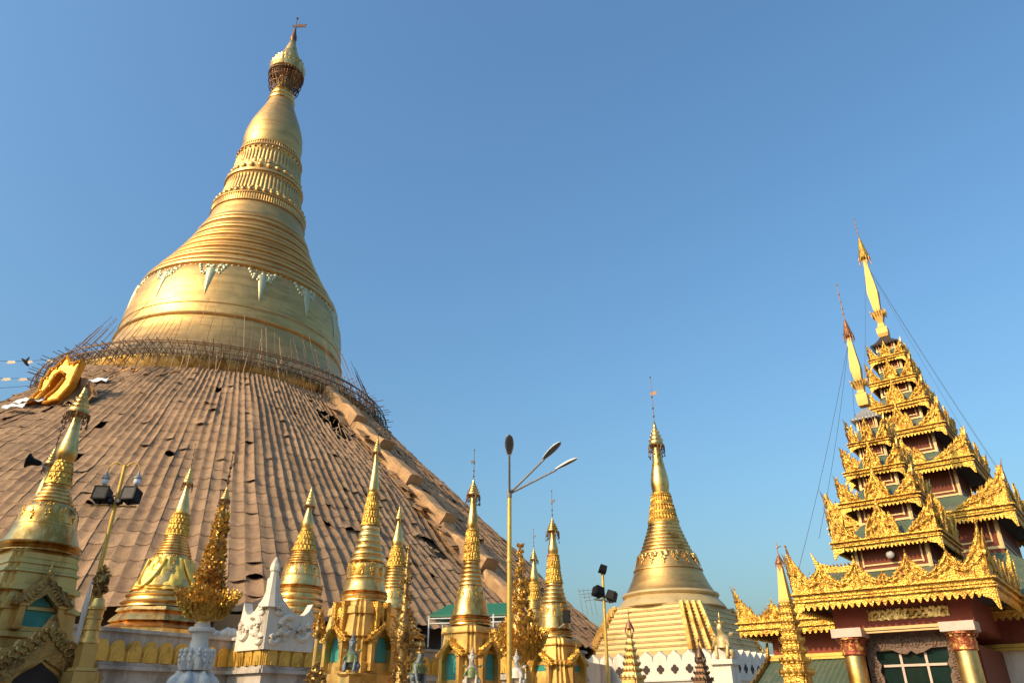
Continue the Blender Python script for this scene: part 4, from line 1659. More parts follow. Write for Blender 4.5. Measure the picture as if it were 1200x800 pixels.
# shaded gold pillar right of the near stupa
axp = Axis(107, 740, 14.2)
gp_ = thing("gold_pillar", "turned gold pillar in shade between the nearest stupa and the petal wall", "pillar", (axp.X, 14.2, 0), YAW)
o = MB()
pr = [axp.zr(p) for p in ((701, 6), (710, 8), (711, 10), (714, 10), (715, 8.5), (722, 8), (723, 9), (725, 9), (726, 8), (733, 8), (734, 9.5), (738, 9.5), (739, 8), (747, 8.5), (748, 10.5), (753, 11), (754, 9))]
o.lathe(pr, 20)
o.build("turned_top", GOLD_BODY, gp_, 40)
o = MB()
z0 = axp.z(753)
o.frustum((0, 0), .11, .13, 1.0, z0)
o.frustum((0, 0), .19, .17, axp.z(786), axp.z(782))
o.frustum((0, 0), .26, .22, 0, axp.z(787))
o.build("shaft", GOLD_BODY, gp_, 30)
fi = thing("white_finial", "white pointed finial standing just behind the turned gold pillar", "finial", (Axis(105, 690, 14.9).X, 14.9, 0))
axf = Axis(105, 690, 14.9)
o = MB()
o.lathe([axf.zr(p) for p in ((676, .4), (685, 1.2), (694, 2.0), (702, 2.6), (712, 3.4), (716, 3.2), (725, 2.6))] + [(0, .045)], 8)
o.build("spike", WHITE, fi, 30)

# ------------------------------------------------------------------ white flame ornament on the plinth corner
fo = thing("flame_ornament", "white stucco flame ornament with curling horns and lotus bud tip on the plinth corner", "ornament", (C_.x + .02, C_.y - .3, 4.38), YAW)
FH = 3.1


def flame_face(wd, sgn):
    """outline from the corner spine (x=0) out to the horn (x=wd)"""
    return [(0, .0), (wd, .0), (wd * 1.0, .5), (wd * .98, 1.0), (wd * .93, 1.5), (wd * .90, 2.15), (wd * .83, 1.8), (wd * .74, 1.58), (wd * .62, 1.56), (wd * .48, 1.72),
            (wd * .35, 1.98), (wd * .25, 2.25), (wd * .17, 2.55), (wd * .13, 2.85), (wd * .11, FH), (0, FH)]


for nm, rot, wd, sg in (("flame_panel", Matrix.Rotation(R(180), 4, 'Z'), 2.3, -1), ("flame_panel", Matrix.Rotation(R(90), 4, 'Z'), 2.7, 1)):
    o = MB()
    o.m = rot
    pts = flame_face(wd, sg)
    if sg < 0:
        o.prism(pts, 0.0, -.45)
        fy = .02
    else:
        o.prism(pts, -.02, .43)
        fy = -.04
    for cx_, cz_, rr, dr in ((.40, 1.0, .50, 1), (.72, .85, .46, -1), (.22, 1.7, .24, 1), (.16, .5, .3, -1)):
        pp = []
        for i in range(17):
            a = dr * i / 16 * 7.5 + 1.0
            q_ = rr * (1 - .8 * i / 16)
            pp.append((cx_ * wd + q_ * math.cos(a), fy, cz_ + q_ * math.sin(a)))
        o.path(pp, [.15 * (1 - .5 * i / 16) for i in range(17)], 7)
    o.build(nm, STUCCO, fo, 40)
o = MB()
o.lathe([(FH + .98, .02), (FH + .85, .11), (FH + .62, .21), (FH + .45, .24), (FH + .32, .23), (FH + .3, .17), (FH + .1, .19), (FH - .3, .22), (FH - .8, .30), (FH - 1.3, .40)], 8, (-.12, .12))
o.build("lotus_bud", STUCCO, fo, 40)
# low stone heaps and rubble at the matting's foot beside it
for i, (u_, v_, s_) in enumerate(((268, 738, .5), (262, 741, .35), (252, 740, .4))):
    a = Axis(u_, v_, 39.5)
    m = MB()
    rg = random.Random(i)
    m.ball((0, 0, s_ * .5), s_, (1.3, 1, .7), 9, 6)
    m.v = [(x + rg.uniform(-.06, .06), y + rg.uniform(-.06, .06), z + rg.uniform(-.05, .05)) for x, y, z in m.v]
    tag(m.build("rubble_sack", [WHITE, TARP, STUCCO][i], None, 60, (a.X, 39.5, PT)), "pale sack lying on the plinth top left of the white flame ornament", "sack", "pale sacks on the plinth")
bxm = thing("matting_screen", "small brown matting screen on two dark posts behind the urn", "screen", (Axis(268, 735, 40.5).X, 40.5, PT), R(15))
o = MB()
o.box((0, 0, .75), (1.5, .06, 1.2))
o.build("panel", MATLIT, bxm)
o = MB()
o.tube((.8, .1, 0), (.8, .1, 1.7), .05)
o.tube((-.8, .1, 0), (-.8, .1, 1.5), .05)
o.box((1.6, .3, 1.2), (1.4, .06, .5))
o.build("post", BAMBOO_OLD, bxm)

# ------------------------------------------------------------------ lamp posts and small fittings
LX, LY = Axis(597, 600, 20).X, 20.0
lp = thing("lamp_post", "tall gold lamp post with three grey street lamps fanned to the right", "lamp post", (LX, LY, 0))
o = MB()
o.tube((0, 0, 0), (0, 0, 7.15), .075, .055, 14)
o.lathe([(1.0, .09), (.9, .15), (.1, .17), (0, .2)], 14)
o.lathe([(5.35, .07), (5.33, .072), (5.28, .072), (5.26, .07)], 14)
o.build("pole", GOLD_PAINT, lp, 40)
o = MB()
o.lathe([(7.22, .05), (7.2, .068), (7.0, .07), (6.98, .06)], 14)
o.build("collar", STEEL, lp)
for az, L in ((180, 1.32), (135, 1.32), (90, 1.32)):
    a = R(az)
    dx, dy = math.sin(a), math.cos(a)
    e = Vector((dx * L, dy * L, 7.78))
    o = MB()
    o.tube((0, 0, 7.1), e, .032, .028, 10)
    arm = o.build("arm", STEEL, lp)
    dirv = (e - Vector((0, 0, 7.1))).normalized()
    hx = dirv
    hy = Vector((0, 0, 1)).cross(hx).normalized()
    hz = hx.cross(hy)
    M4 = Matrix((hx.to_4d(), hy.to_4d(), hz.to_4d(), (0, 0, 0, 1))).transposed()
    for i in range(3):
        M4[i][3] = e[i]
    M4[3] = (0, 0, 0, 1)
    for name, mm, top in (("lamp_shell", LAMPWHITE, True), ("lamp_cover", LENS, False)):
        o = MB()
        o.m = M4
        vs, fs = [], []
        nL, nA = 12, 9
        for j in range(nL + 1):
            t = j / nL
            x = -.04 + .72 * t
            w = .145 * (math.sin(math.pi * (t * .86 + .10)) ** .55) * (.62 + .38 * t) if top or True else 0
            if j == nL:
                w = .03
            for i in range(nA):
                b = math.pi * i / (nA - 1)
                if top:
                    vs.append((x, w * math.cos(b), .02 + w * .62 * math.sin(b)))
                else:
                    k_ = .86
                    vs.append((x * .9 + .05, w * k_ * math.cos(b), .02 - w * .30 * math.sin(b)))
        for j in range(nL):
            for i in range(nA - 1):
                q_ = (j * nA + i, j * nA + i + 1, (j + 1) * nA + i + 1, (j + 1) * nA + i)
                fs.append(q_ if not top else q_[::-1])
        if top:
            for j in range(nL):
                fs.append((j * nA, (j + 1) * nA, (j + 1) * nA + nA - 1, j * nA + nA - 1))
        o.add(vs, fs)
        o.build(name, mm, arm, 50)

# gold twin-lamp mast at left
ax = Axis(143, 560, 15.4)
tl = thing("floodlight_mast", "thin gold mast with two swan neck lamps and two black floodlights before the matting", "lamp post", (ax.X, 15.4, 0))
zt = ax.z(545)
o = MB()
o.tube((0, 0, 0), (0, 0, zt), .05, .04, 12)
o.lathe([(ax.z(590), .042), (ax.z(591), .06), (ax.z(594), .06), (ax.z(595), .045)], 12)
o.build("pole", GOLD_PAINT, tl, 40)
for sg in (-1, 1):
    pts = []
    for i in range(11):
        b = math.pi * i / 10
        pts.append((sg * (.16 - .16 * math.cos(b) + .02), 0, zt - .12 + .18 * math.sin(b) - (.05 if i == 10 else 0)))
    o = MB()
    o.path(pts, .014, 8)
    arm = o.build("arm", GOLD_PAINT, tl)
    x, z = pts[-1][0], pts[-1][2]
    o = MB()
    o.lathe([(z + .03, .02), (z - .03, .03), (z - .06, .05), (z - .10, .085), (z - .13, .085), (z - .14, .07)], 16, (x, 0))
    o.build("lamp_cap", STEEL, arm, 40)
    o = MB()
    o.lathe([(z - .13, .065), (z - .2, .072), (z - .25, .06), (z - .27, .03)], 16, (x, 0))
    o.build("lamp_glass", GLOBE, arm, 50)
zb = ax.z(592)
o = MB()
o.tube((-.42, -.02, zb), (.46, -.02, zb - .03), .02)
o.tube((.0, -.02, zb), (.0, -.08, zb + .05), .02)
o.build("crossbar", GOLD_PAINT, tl)
for x, s_, zz_ in ((-.29, .29, .20), (.33, .29, .19), (-.09, .11, .075), (.10, .11, .075)):
    o = MB()
    o.m = Matrix.Translation((x, -.06, zb + zz_)) @ Matrix.Rotation(R(-12), 4, 'X') @ Matrix.Rotation(R(6 if x < 0 else -6), 4, 'Z')
    o.frustum((0, 0), s_ * .48, s_ * .48, -s_ * .46, s_ * .46)
    o.v = [(a, b * 1, c) for a, b, c in o.v]
    fl_ = o.build("floodlight", BLACK, tl)
    o = MB()
    o.m = Matrix.Translation((x, -.06, zb + zz_)) @ Matrix.Rotation(R(-12), 4, 'X') @ Matrix.Rotation(R(6 if x < 0 else -6), 4, 'Z')
    o.box((0, -s_ * .485, 0), (s_ * .86, .02, s_ * .84))
    o.build("lamp_cover", DARKFACE, fl_)
    o = MB()
    o.m = Matrix.Translation((x, -.06, zb + zz_)) @ Matrix.Rotation(R(-12), 4, 'X') @ Matrix.Rotation(R(6 if x < 0 else -6), 4, 'Z')
    for (a, b, c, d) in ((0, s_ * .47, s_, .03), (0, -s_ * .47, s_, .03)):
        o.box((a, -s_ * .49, b), (c, .03, d))
    for a in (-s_ * .48, s_ * .48):
        o.box((a, -s_ * .49, 0), (.03, .03, s_))
    o.tube((0, 0, -s_ * .45), (0, 0, -zz_ - .02), .02)
    o.build("housing_rim", BLACK, fl_)

# floodlight mast beside the terraced stupa
ax = Axis(707, 690, 50)
fm = thing("floodlight_mast", "gold mast with three black floodlights and a wire cage beside the terraced stupa", "lamp post", (ax.X, 50, 0))
o = MB()
zt = ax.z(672)
o.tube((0, 0, 0), (0, 0, zt), .11, .09, 12)
o.build("pole", GOLD_PAINT, fm)
o = MB()
zb = ax.z(703)
o.tube((-.6, 0, zb + .1), (.65, 0, zb - .1), .04)
o.tube((-.6, .3, zb + .1), (.65, .3, zb - .1), .04)
o.build("crossbar", STEEL, fm)
for x, z, s_, rz in ((-.36, ax.z(693), .62, 25), (.5, ax.z(698), .62, -25), (.02, ax.z(667), .5, 0)):
    o = MB()
    o.m = Matrix.Translation((x, -.15, z)) @ Matrix.Rotation(R(rz), 4, 'Z') @ Matrix.Rotation(R(18), 4, 'Y') @ Matrix.Rotation(R(-10), 4, 'X')
    o.frustum((0, 0), s_ * .5, s_ * .44, -s_ * .45, s_ * .45)
    o.box((0, -s_ * .52, 0), (s_ * .8, .05, s_ * .7))
    o.tube((0, 0, 0), (0, 0, -s_ * .8), .04)
    o.build("floodlight", BLACK, fm)
o = MB()
for i in range(4):
    o.tube((-1.6 + .12 * i, .2, zb + .6 - i * .2), (-.5, .2, zb + .7 - i * .2), .018, None, 4)
for x in (-1.6, -1.3, -1.0, -.7):
    o.tube((x, .2, zb + .75), (x + .25, .2, zb - .9), .018, None, 4)
o.build("wire_cage", STEEL, fm)

# black speaker box beside the right-hand niche stupa
ax = Axis(664, 722, 27)
sb = thing("speaker_box", "small black speaker box on a bracket right of the two band stupa", "speaker", (ax.X, 27, ax.z(722)), R(-15))
o = MB()
o.frustum((0, 0), .12, .11, -.2, .2)
o.build("cabinet", BLACK, sb)
o = MB()
o.tube((0, 0, -.18), (-.3, .1, -.35), .02)
o.build("bracket", STEEL, sb)

# green canopy on the plinth
ax = Axis(560, 735, 44)
cn = thing("canopy", "green tarpaulin canopy on white posts behind the middle niche stupa", "canopy", (ax.X, 44, 0), R(-12))
zt, zr2 = ax.z(722), ax.z(709)
Wc, Dc = 2.45, 1.3
o = MB()
ov = .12
v4 = [(-Wc, -Dc, zt), (Wc, -Dc, zt), (Wc, Dc, zt), (-Wc, Dc, zt), (-Wc + .7, 0, zr2 + .1), (Wc - .7, 0, zr2 + .1)]
lowv = [(x, y, z - .12) for x, y, z in v4[:4]]
o.add(v4 + lowv, [(0, 1, 5, 4), (1, 2, 5), (2, 3, 4, 5), (3, 0, 4), (6, 7, 1, 0), (7, 8, 2, 1), (8, 9, 3, 2), (9, 6, 0, 3), (9, 8, 7, 6)])
o.build("roof", GREEN_TARP, cn, 20)
for x, y in ((-Wc, -Dc), (Wc, -Dc), (Wc, Dc), (-Wc, Dc), (1.2, -Dc)):
    o = MB()
    o.tube((x, y, PT), (x, y, zt - .05), .045)
    o.build("post", POSTWHITE, cn)
o = MB()
for y in (-Dc, Dc):
    o.tube((-Wc, y, zt - .2), (Wc, y, zt - .2), .03)
    o.tube((-Wc, y, zt - .45), (Wc, y, zt - .45), .03)
for x in (-Wc, Wc):
    o.tube((x, -Dc, zt - .2), (x, Dc, zt - .2), .03)
    o.tube((x, -Dc, zt - .45), (x, Dc, zt - .2), .03)
o.build("rail", POSTWHITE, cn)


# pinnacles
def pinnacle(label, u, v, Y, lev, hat, m_, mhat, group="gilded stepped pinnacles", zg=0):
    ax = Axis(u, v, Y)
    t = thing("pinnacle", label, "pinnacle", (ax.X, Y, zg), YAW, group)
    o = MB()
    pr = []
    for (a, b), (c, d) in zip(lev, lev[1:]):
        pr += [(ax.z(a) - zg, ax.r(a, b) / 1.3), (ax.z(c - (c - a) * .25) - zg, ax.r(c, d) / 1.38), (ax.z(c - (c - a) * .2) - zg, ax.r(c, d) / 1.15), (ax.z(c - (c - a) * .05) - zg, ax.r(c, d) / 1.15)]
    pr += [(ax.z(lev[-1][0]) - zg, ax.r(*lev[-1]) / 1.3), (0, ax.r(*lev[-1]) / 1.1)]
    o.loft(lambda w: redent(w, 1, .16), pr)
    for (a, b), (c, d) in zip(lev, lev[1:]):
        w = ax.r(c, d) / 1.18
        for k in range(4):
            o.m = Matrix.Rotation(k * math.pi / 2, 4, 'Z')
            for x in (-.75, -.25, .25, .75):
                o.leaf((x * w, -w * 1.0, ax.z(c) - zg), (0, -.35, 1), (0, -1, 0), abs(ax.z(a) - ax.z(c)) * .8, w * .22)
    o.build("stepped_shaft", m_, t, 30)
    tv, hv, hw, mv = hat
    o = MB()
    z0, z1 = ax.z(tv) - zg, ax.z(hv) - zg
    r_ = ax.r(hv, hw)
    o.lathe([(z0, .01), (z0 + (z1 - z0) * .4, r_ * .45), (z0 + (z1 - z0) * .75, r_ * .85), (z1, r_), (z1 - .02, r_ * .6), (ax.z(lev[0][0]) - zg - .02, ax.r(*lev[0]) * .6)], 12)
    for k in range(10):
        a = 2 * math.pi * k / 10
        o.tube((r_ * math.cos(a), r_ * math.sin(a), z1 + .02), (r_ * 1.08 * math.cos(a), r_ * 1.08 * math.sin(a), z1 - (z0 - z1) * .35), r_ * .1, r_ * .06, 4)
    o.tube((0, 0, z0 - .05), (0, 0, ax.z(mv) - zg), r_ * .1, r_ * .06, 5)
    zm = (z0 + ax.z(mv) - zg) / 2
    o.ball((0, 0, zm), r_ * .25, (1, 1, 1.5), 6, 4)
    o.leaf((0, 0, zm), (1, 0, .1), (0, 0, 1), r_ * 1.2, r_ * .3)
    o.build("umbrella", mhat, t, 40)
    return ax, t


pinnacle("slim gold pinnacle with reddish umbrella in front of the white pierced parapet", 738.5, 750, 40,
         [(738, 1.5), (748, 2.6), (756, 4), (764, 5.4), (772, 7), (780, 8.5), (787, 10), (796, 13)], (724, 736, 5, 712), GOLD, RED_BRONZE)
pinnacle("dark bronze pinnacle in shade at the right end of the white pierced parapet", 822, 785, 40,
         [(770, 2), (778, 4.5), (783, 6), (790, 8), (797, 11)], (754, 770, 6, 746), BRONZE, BRONZE)  # shadow put into the colour: shaft and umbrella made dark
axq, pq = pinnacle("tall gold pinnacle with smooth white gold tip and red umbrella before the pavilion's left wing", 914, 662, 21.5,
                   [(704, 7), (713, 8), (722, 9), (732, 10), (742, 11), (754, 12), (766, 13), (778, 15), (792, 17)], (648, 660, 5, 634), GOLD_CARVED, RED_BRONZE)
o = MB()
pr = [axq.zr(p) for p in ((660, 3), (664, 3.4), (700, 7.2), (703, 8), (706, 8), (707, 6.5))]
o.loft(lambda w: [(w * .78, -w * .78), (w * .78, w * .78), (-w * .78, w * .78), (-w * .78, -w * .78)], pr)
o.build("smooth_tip", GOLD_SPIRE, pq, 20)

# cables with flags and a bird, far left
cb = thing("flag_cable", "thin black cables with tiny flags running from the left edge to the scaffold", "cable", (0, 0, 0))
Yc = 60
o = MB()
fg = MB()
for (u0, v0, u1, v1) in ((-90, 412, 75, 420), (-90, 430, 66, 441), (-90, 448, 62, 448)):
    a0, a1_ = Axis(u0, v0, Yc), Axis(u1, v1, 74)
    pA, pB = Vector((a0.X, Yc, a0.z(v0))), Vector((a1_.X, 74, a1_.z(v1)))
    pts = [tuple(pA.lerp(pB, i / 16) - Vector((0, 0, .6 * math.sin(math.pi * i / 16)))) for i in range(17)]
    o.path(pts, .02, 4)
    for t in (.56, .69, .86) if v0 < 445 else ():
        p = pA.lerp(pB, t) - Vector((0, 0, .6 * math.sin(math.pi * t)))
        fg.m = Matrix.Translation(p)
        fg.prism([(0, 0), (.75, .05), (.95, -.2), (.5, -.3), (0, -.28)][::-1], -.02, .02)
o.build("cable", CABLE, cb)
fg.build("flag", mat("faded_flag", (.6, .5, .38), .8), cb)
ab = Axis(29, 424, 62)
o = MB()
V = [(0, 0, 0), (.28, 0, .03), (.5, 0, .1), (-.45, 0, -.05), (-.05, .25, .25), (-.2, .55, .62), (-.05, -.25, .2), (-.25, -.6, .45)]
brd = skin_body("bird", V, [(0, 1), (1, 2), (0, 3), (0, 4), (4, 5), (0, 6), (6, 7)], [.16, .13, .07, (.1, .04), (.12, .03), (.04, .02), (.12, .03), (.04, .02)], CABLE, None)
brd.location = (ab.X, 62, ab.z(424))
brd.rotation_euler = (R(20), R(40), R(60))
tag(brd, "small black bird in flight near the cables at the far left", "bird")

# ------------------------------------------------------------------ the many-tiered pavilion at right
S = 1.3
Ocorner = Vector((10.78, 17.5)) * S
e1 = -Vector((EX.x, EX.y))
e2 = Vector((EY.x, EY.y))
FA, FB = 2.08, 2.08                                 # porch tower axis
pc = Ocorner + (e1 * FA + e2 * FB) * S
pv = thing("pavilion", "red walled pavilion with two many tiered gilded spire roofs at the right", "pavilion", (pc.x, pc.y, 0), YAW)


def LZ(z):
    return EYE + z * S


def top_tower(hs, hc, band):
    def f(t):
        a = abs(t)
        h = 0.0
        if a < .33:
            k = (1 - a / .33) if a < .1 else (1 - a / .33) * 1.0 + .22 * math.sin(math.pi * (a - .1) / .23)
            h = hs * (k ** .75 if a > .06 else k ** .75 + .28 * (1 - a / .06))
            h *= 1 - .22 * (1 if .13 < a < .17 else 0)
        if a > .43:
            h = max(h, hc * ((a - .43) / .57) ** 1.15)
            h *= .86 + .14 * (1 if (a * 9) % 1 > .35 else 0)
        if a > .955:
            h *= 1.12
        return band + h + .06 * hs * abs(math.sin(a * 60)) * (1 if h > .02 else .4)
    return f


def top_swag(peaks, band, w):
    def f(t):
        a = abs(t)
        best = 0.0
        for (pa, ph, pw_) in peaks:
            d = abs(a - pa) / pw_
            if d < 1:
                best = max(best, ph * (1 - d) ** 1.35 + (.16 * ph * (1 - d / .14) if d < .14 else 0))
        return band + best + .035 * abs(math.sin(t * w * 19))
    return f


def scallop(amp, per):
    return lambda x: -amp * (1 - abs(((x / per) % 1) * 2 - 1) ** 1.4)


def spike(mb, x, y, z, h, r, lean=(0, 0)):
    n = 6
    prof = [(0, r * .9), (.12, r * 1.25), (.2, r * .7), (.34, r * 1.0), (.48, r * .55), (.62, r * .62), (.8, r * .28), (1, .004)]
    vs, fs = [], []
    for t, rr in prof:
        for i in range(n):
            a = 2 * math.pi * i / n
            vs.append((x + lean[0] * h * t ** 2 + rr * math.cos(a), y + lean[1] * h * t ** 2 + rr * math.sin(a), z + h * t))
    for j in range(len(prof) - 1):
        for i in range(n):
            k = (i + 1) % n
            fs.append((j * n + i, j * n + k, (j + 1) * n + k, (j + 1) * n + i))
    fs += [tuple(range(n))[::-1], tuple(range((len(prof) - 1) * n, len(prof) * n))]
    mb.add(vs, fs)


def corrugated(mb, w0, z0, w1, z1, k, c=(0, 0), step=.075):
    """one side of a hipped roof, ribs running down the slope"""
    nx = max(8, int(2 * w0 / step) // 2 * 2)
    M0 = mb.m
    mb.m = Matrix.Translation((c[0], c[1], 0)) @ Matrix.Rotation(k * math.pi / 2, 4, 'Z')
    vs, fs = [], []
    rows = 5
    for j in range(rows + 1):
        t = j / rows
        for i in range(nx + 1):
            s_ = -1 + 2 * i / nx
            w = w0 + (w1 - w0) * t
            curve = -.10 * math.sin(math.pi * t) * (z1 - z0)
            vs.append((s_ * w, -w, z0 + (z1 - z0) * t + curve + (.022 if i % 2 else 0)))
    for j in range(rows):
        for i in range(nx):
            a = j * (nx + 1) + i
            fs.append((a, a + 1, a + nx + 2, a + nx + 1))
    mb.add(vs, fs)
    mb.m = M0


def tier(c, w, z, ww, zw, ztop, hs, hc, band, spk, peaks=None, wall=True, sides=(0, 1, 2, 3), per=.17):
    """one storey: eave half-width w at height z, roof rising to wall ww at zw, wall up to ztop"""
    T = Matrix.Translation((c[0], c[1], 0))
    ro = MB()
    for k in range(4):
        corrugated(ro, w - .04, z + band * .55, ww, zw, k, c)
    tr = ro.build("roof_tier", ROOF, pv, 15)
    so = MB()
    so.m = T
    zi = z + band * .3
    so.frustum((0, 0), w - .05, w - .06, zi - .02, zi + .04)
    so.build("soffit", SOFFIT_SHADE, tr)
    cr = MB()
    for k in sides:
        cr.m = T @ Matrix.Rotation(k * math.pi / 2, 4, 'Z') @ Matrix.Translation((0, 0, z))
        tf = top_swag(peaks, band, w) if peaks else top_tower(hs, hc, band)
        cr.crest(w + .02, tf, scallop(band * .50, per), -w + .02, .05, .035 if w < 2 else .045, 10, .05, 3.6, band)
        # moulded rail and a row of drops under it
        cr.box((0, -w - .08, band * .30), (2 * w + .18, .10, band * .12))
        cr.box((0, -w - .06, band * .52), (2 * w + .14, .05, band * .06))
        cr.box((0, -w - .09, band * .90), (2 * w + .20, .12, band * .13))
        run = []
        nr = int(2 * w / .04)
        for i in range(nr + 1):
            t = -1 + 2 * i / nr
            zt_ = tf(t)
            if zt_ > band + .07:
                run.append((t * w, -w - .10, band + (zt_ - band) * .80))
            if (zt_ <= band + .07 or i == nr) and len(run) > 2:
                cr.path(run, .022, 5)
                cr.path([(x, y, band + (z_ - band) * .55) for x, y, z_ in run], .018, 5)
                run = []
        for s_ in (-1, 1):
            cr.prism([(s_ * (w + .04), band * .3), (s_ * (w + .02), -band * 1.35), (s_ * (w - .10), -band * .62), (s_ * (w - .30), -band * .40), (s_ * (w - .34), band * .3)][::-s_], -w - .07, -w - .02)
        # flame leaves along the crest
        nl = int(2 * w / .11)
        for i in range(nl + 1):
            t = -1 + 2 * i / nl
            zt_ = tf(t)
            if zt_ > band + .05:
                cr.leaf((t * w, -w - .03, zt_ - .05), (t * .35, -.15, 1), (0, -1, 0), .11 + .02 * math.sin(i * 3.1), .035)
                if i % 2:
                    cr.ball((t * w, -w - .09, band + (zt_ - band) * .5), .06, (1, .7, 1.3), 7, 5)
    for k in range(4):
        cr.m = T @ Matrix.Rotation(k * math.pi / 2, 4, 'Z')
        spike(cr, 0, -w - .05, z + band + hs * .85, spk * .6, .045 * (spk / .5) ** .5, (0, -.03))
        if w > 2.6:
            for s_ in (-.66, -.27, .27, .66):
                spike(cr, s_ * w, -w - .03, z + band + .35, spk * .5, .04, (0, -.05))
    cr.build("carved_eave", GOLD_CARVED, tr, 45)
    for k in range(4):
        fn = MB()
        fn.m = T @ Matrix.Rotation(k * math.pi / 2, 4, 'Z')
        spike(fn, w + .03, -w - .03, z + band * .7 + hc * .75, spk, .055 * (spk / .5) ** .5, (.16, -.16))
        fn.build("finial", GOLD, tr, 40)
    # drooping corner brackets
    if wall:
        wl = MB()
        wl.m = T
        wl.frustum((0, 0), ww - .02, ww - .02, zw - .15, ztop)
        wo = wl.build("tier_wall", REDBROWN, pv)
        fr = MB()
        hgt = ztop - zw
        for k in range(4):
            fr.m = T @ Matrix.Rotation(k * math.pi / 2, 4, 'Z')
            bw = min(.08, ww * .1)
            for ins, th in ((0.0, .05), (bw * 2.2, .03)):
                x = ww - ins - bw / 2
                fr.box((0, -ww - th / 2 + .015, zw + ins + bw / 2 + .02), (2 * (ww - ins), th, bw * (.9 if ins == 0 else .6)))
                for s_ in (-1, 1):
                    fr.box((s_ * (x + .003), -ww - th / 2 + .012, zw + hgt / 2 + ins / 2), (bw * (1 if ins == 0 else .6), th, hgt - ins))
        fr.build("panel_frame", FRAME, wo)
        return wo


def spire(c, zc, bulb, keys, zmast, wires):
    """square gilded bulb with umbrella: keys [(z, half width)]"""
    T = Matrix.Translation((c[0], c[1], 0))
    o = MB()
    o.m = T
    pl = lambda w: [(w, -w), (w, w), (-w, w), (-w, -w)]
    o.loft(pl, keys)
    zc, wc = keys[6]
    for k in range(16):
        a = 2 * math.pi * k / 16
        d = Vector((math.cos(a), math.sin(a), 0)) / max(abs(math.cos(a)), abs(math.sin(a)))
        o.leaf((d.x * wc, d.y * wc, zc - .1), (d.x * .35, d.y * .35, 1), (-d.y, d.x, 0), wc * 1.0, wc * .2)
        o.leaf((d.x * wc * .95, d.y * wc * .95, zc - .05), (d.x * .3, d.y * .3, -1), (-d.y, d.x, 0), wc * .8, wc * .2)
    sp_ = o.build("spire", GOLD_SPIRE, pv, 12)
    return sp_


def spire_hti(sp_, c, zt, zr_, rr, zm, m_=GOLD_CARVED):
    o = MB()
    o.m = Matrix.Translation((c[0], c[1], 0))
    H = zt - zr_
    prof = [(zt, .015)]
    for j in range(5):
        t1 = (j + 1) / 5
        r1_ = rr * (.1 + .9 * t1 ** .9)
        prof += [(zt - H * (t1 - .06), r1_ * .93), (zt - H * (t1 - .03), r1_ * 1.04)]
    prof += [(zr_, rr), (zr_ - .04, rr * .8), (zr_ - .01, rr * .4)]
    o.lathe(prof, 16)
    for k in range(12):
        a = 2 * math.pi * k / 12
        o.tube((rr * math.cos(a), rr * math.sin(a), zr_ + .02), (rr * 1.1 * math.cos(a), rr * 1.1 * math.sin(a), zr_ - H * .28), .022, .012, 4)
        o.leaf((rr * .9 * math.cos(a), rr * .9 * math.sin(a), zr_ + .1 * H), (math.cos(a), math.sin(a), .6), (0, 0, 1), rr * .45, rr * .08)
    o.build("umbrella", m_, sp_, 40)
    o = MB()
    o.m = Matrix.Translation((c[0], c[1], 0))
    o.tube((0, 0, zt - .1), (0, 0, zm), .022, .012, 6)
    for t in (.15, .3, .5, .72, 1):
        o.ball((0, 0, zt + (zm - zt) * t), .042, (1, 1, 1.4), 6, 4)
    o.build("mast", BRONZE, sp_, 40)


FC = (0.0, 0.0)
fz = [2.57, 4.02, 5.12, 6.05, 6.93, 7.80]
fw_ = [2.24, 1.27, .95, .71, .49, .37]
F_scale = [(w * S, LZ(z)) for w, z in zip(fw_, fz)]
# porch eave: broad swagged crest
for i in range(5):
    w, z = F_scale[i]
    wn_, zn = F_scale[i + 1]
    gap = zn - z
    ww = wn_ * .69
    zw = z + gap * (.60 if i else .42)
    band = [.40, .26, .22, .18, .15][i]
    if i == 0:
        tier(FC, w, z, wn_ * .70, LZ(3.42), zn + .02, .0, .95, band, .75, peaks=[(.0, .36, .2), (.27, .80, .30), (.66, .74, .34), (1.0, 1.35, .34)], per=.2)
    else:
        tier(FC, w, z, ww, zw, zn + .05, gap * .72, gap * .74, band, gap * .38, per=.13)
w0_, z0_ = F_scale[0]
rz_ = LZ(3.70)
o = MB()
nx = 28
vs, fs = [], []
for sgn in (-1, 1):
    b0 = len(vs)
    for i in range(nx + 1):
        x = -1.0 - (w0_ - 1.15) * i / nx
        sag = .06 * math.sin(math.pi * i / nx)
        for t in (0, .33, .66, 1):
            vs.append((x, sgn * (w0_ - .1) * t, rz_ + (z0_ + .25 - rz_) * t ** .9 + (.022 if i % 2 else 0) - sag * (1 - t)))
    for i in range(nx):
        for j in range(3):
            q_ = (b0 + i * 4 + j, b0 + i * 4 + j + 1, b0 + (i + 1) * 4 + j + 1, b0 + (i + 1) * 4 + j)
            fs.append(q_ if sgn < 0 else q_[::-1])
o.add(vs, fs)
sr = o.build("side_roof", ROOF, pv, 15)
o = MB()
pts = [(-1.0, rz_ - .1), (-w0_ + .05, rz_ - .06), (-w0_ - .12, rz_ + .75), (-w0_ + .12, rz_ + .34), (-w0_ + .5, rz_ + .20), (-2.0, rz_ + .13), (-1.4, rz_ + .20), (-1.0, rz_ + .34)]
o.prism(pts, -.05, .05)
for i in range(14):
    x = -1.05 - (w0_ - 1.2) * i / 13
    o.leaf((x, -.05, rz_ + .12), (-.3, -.1, 1), (0, -1, 0), .16, .04)
o.build("ridge_crest", GOLD_CARVED, sr, 30)
o = MB()
for sgn in (-1, 1):
    o.path([(-w0_ + .12, sgn * (w0_ - .1) * t, rz_ + .02 + (z0_ + .28 - rz_) * t ** .9) for t in (0, .25, .5, .75, 1)], .06, 6)
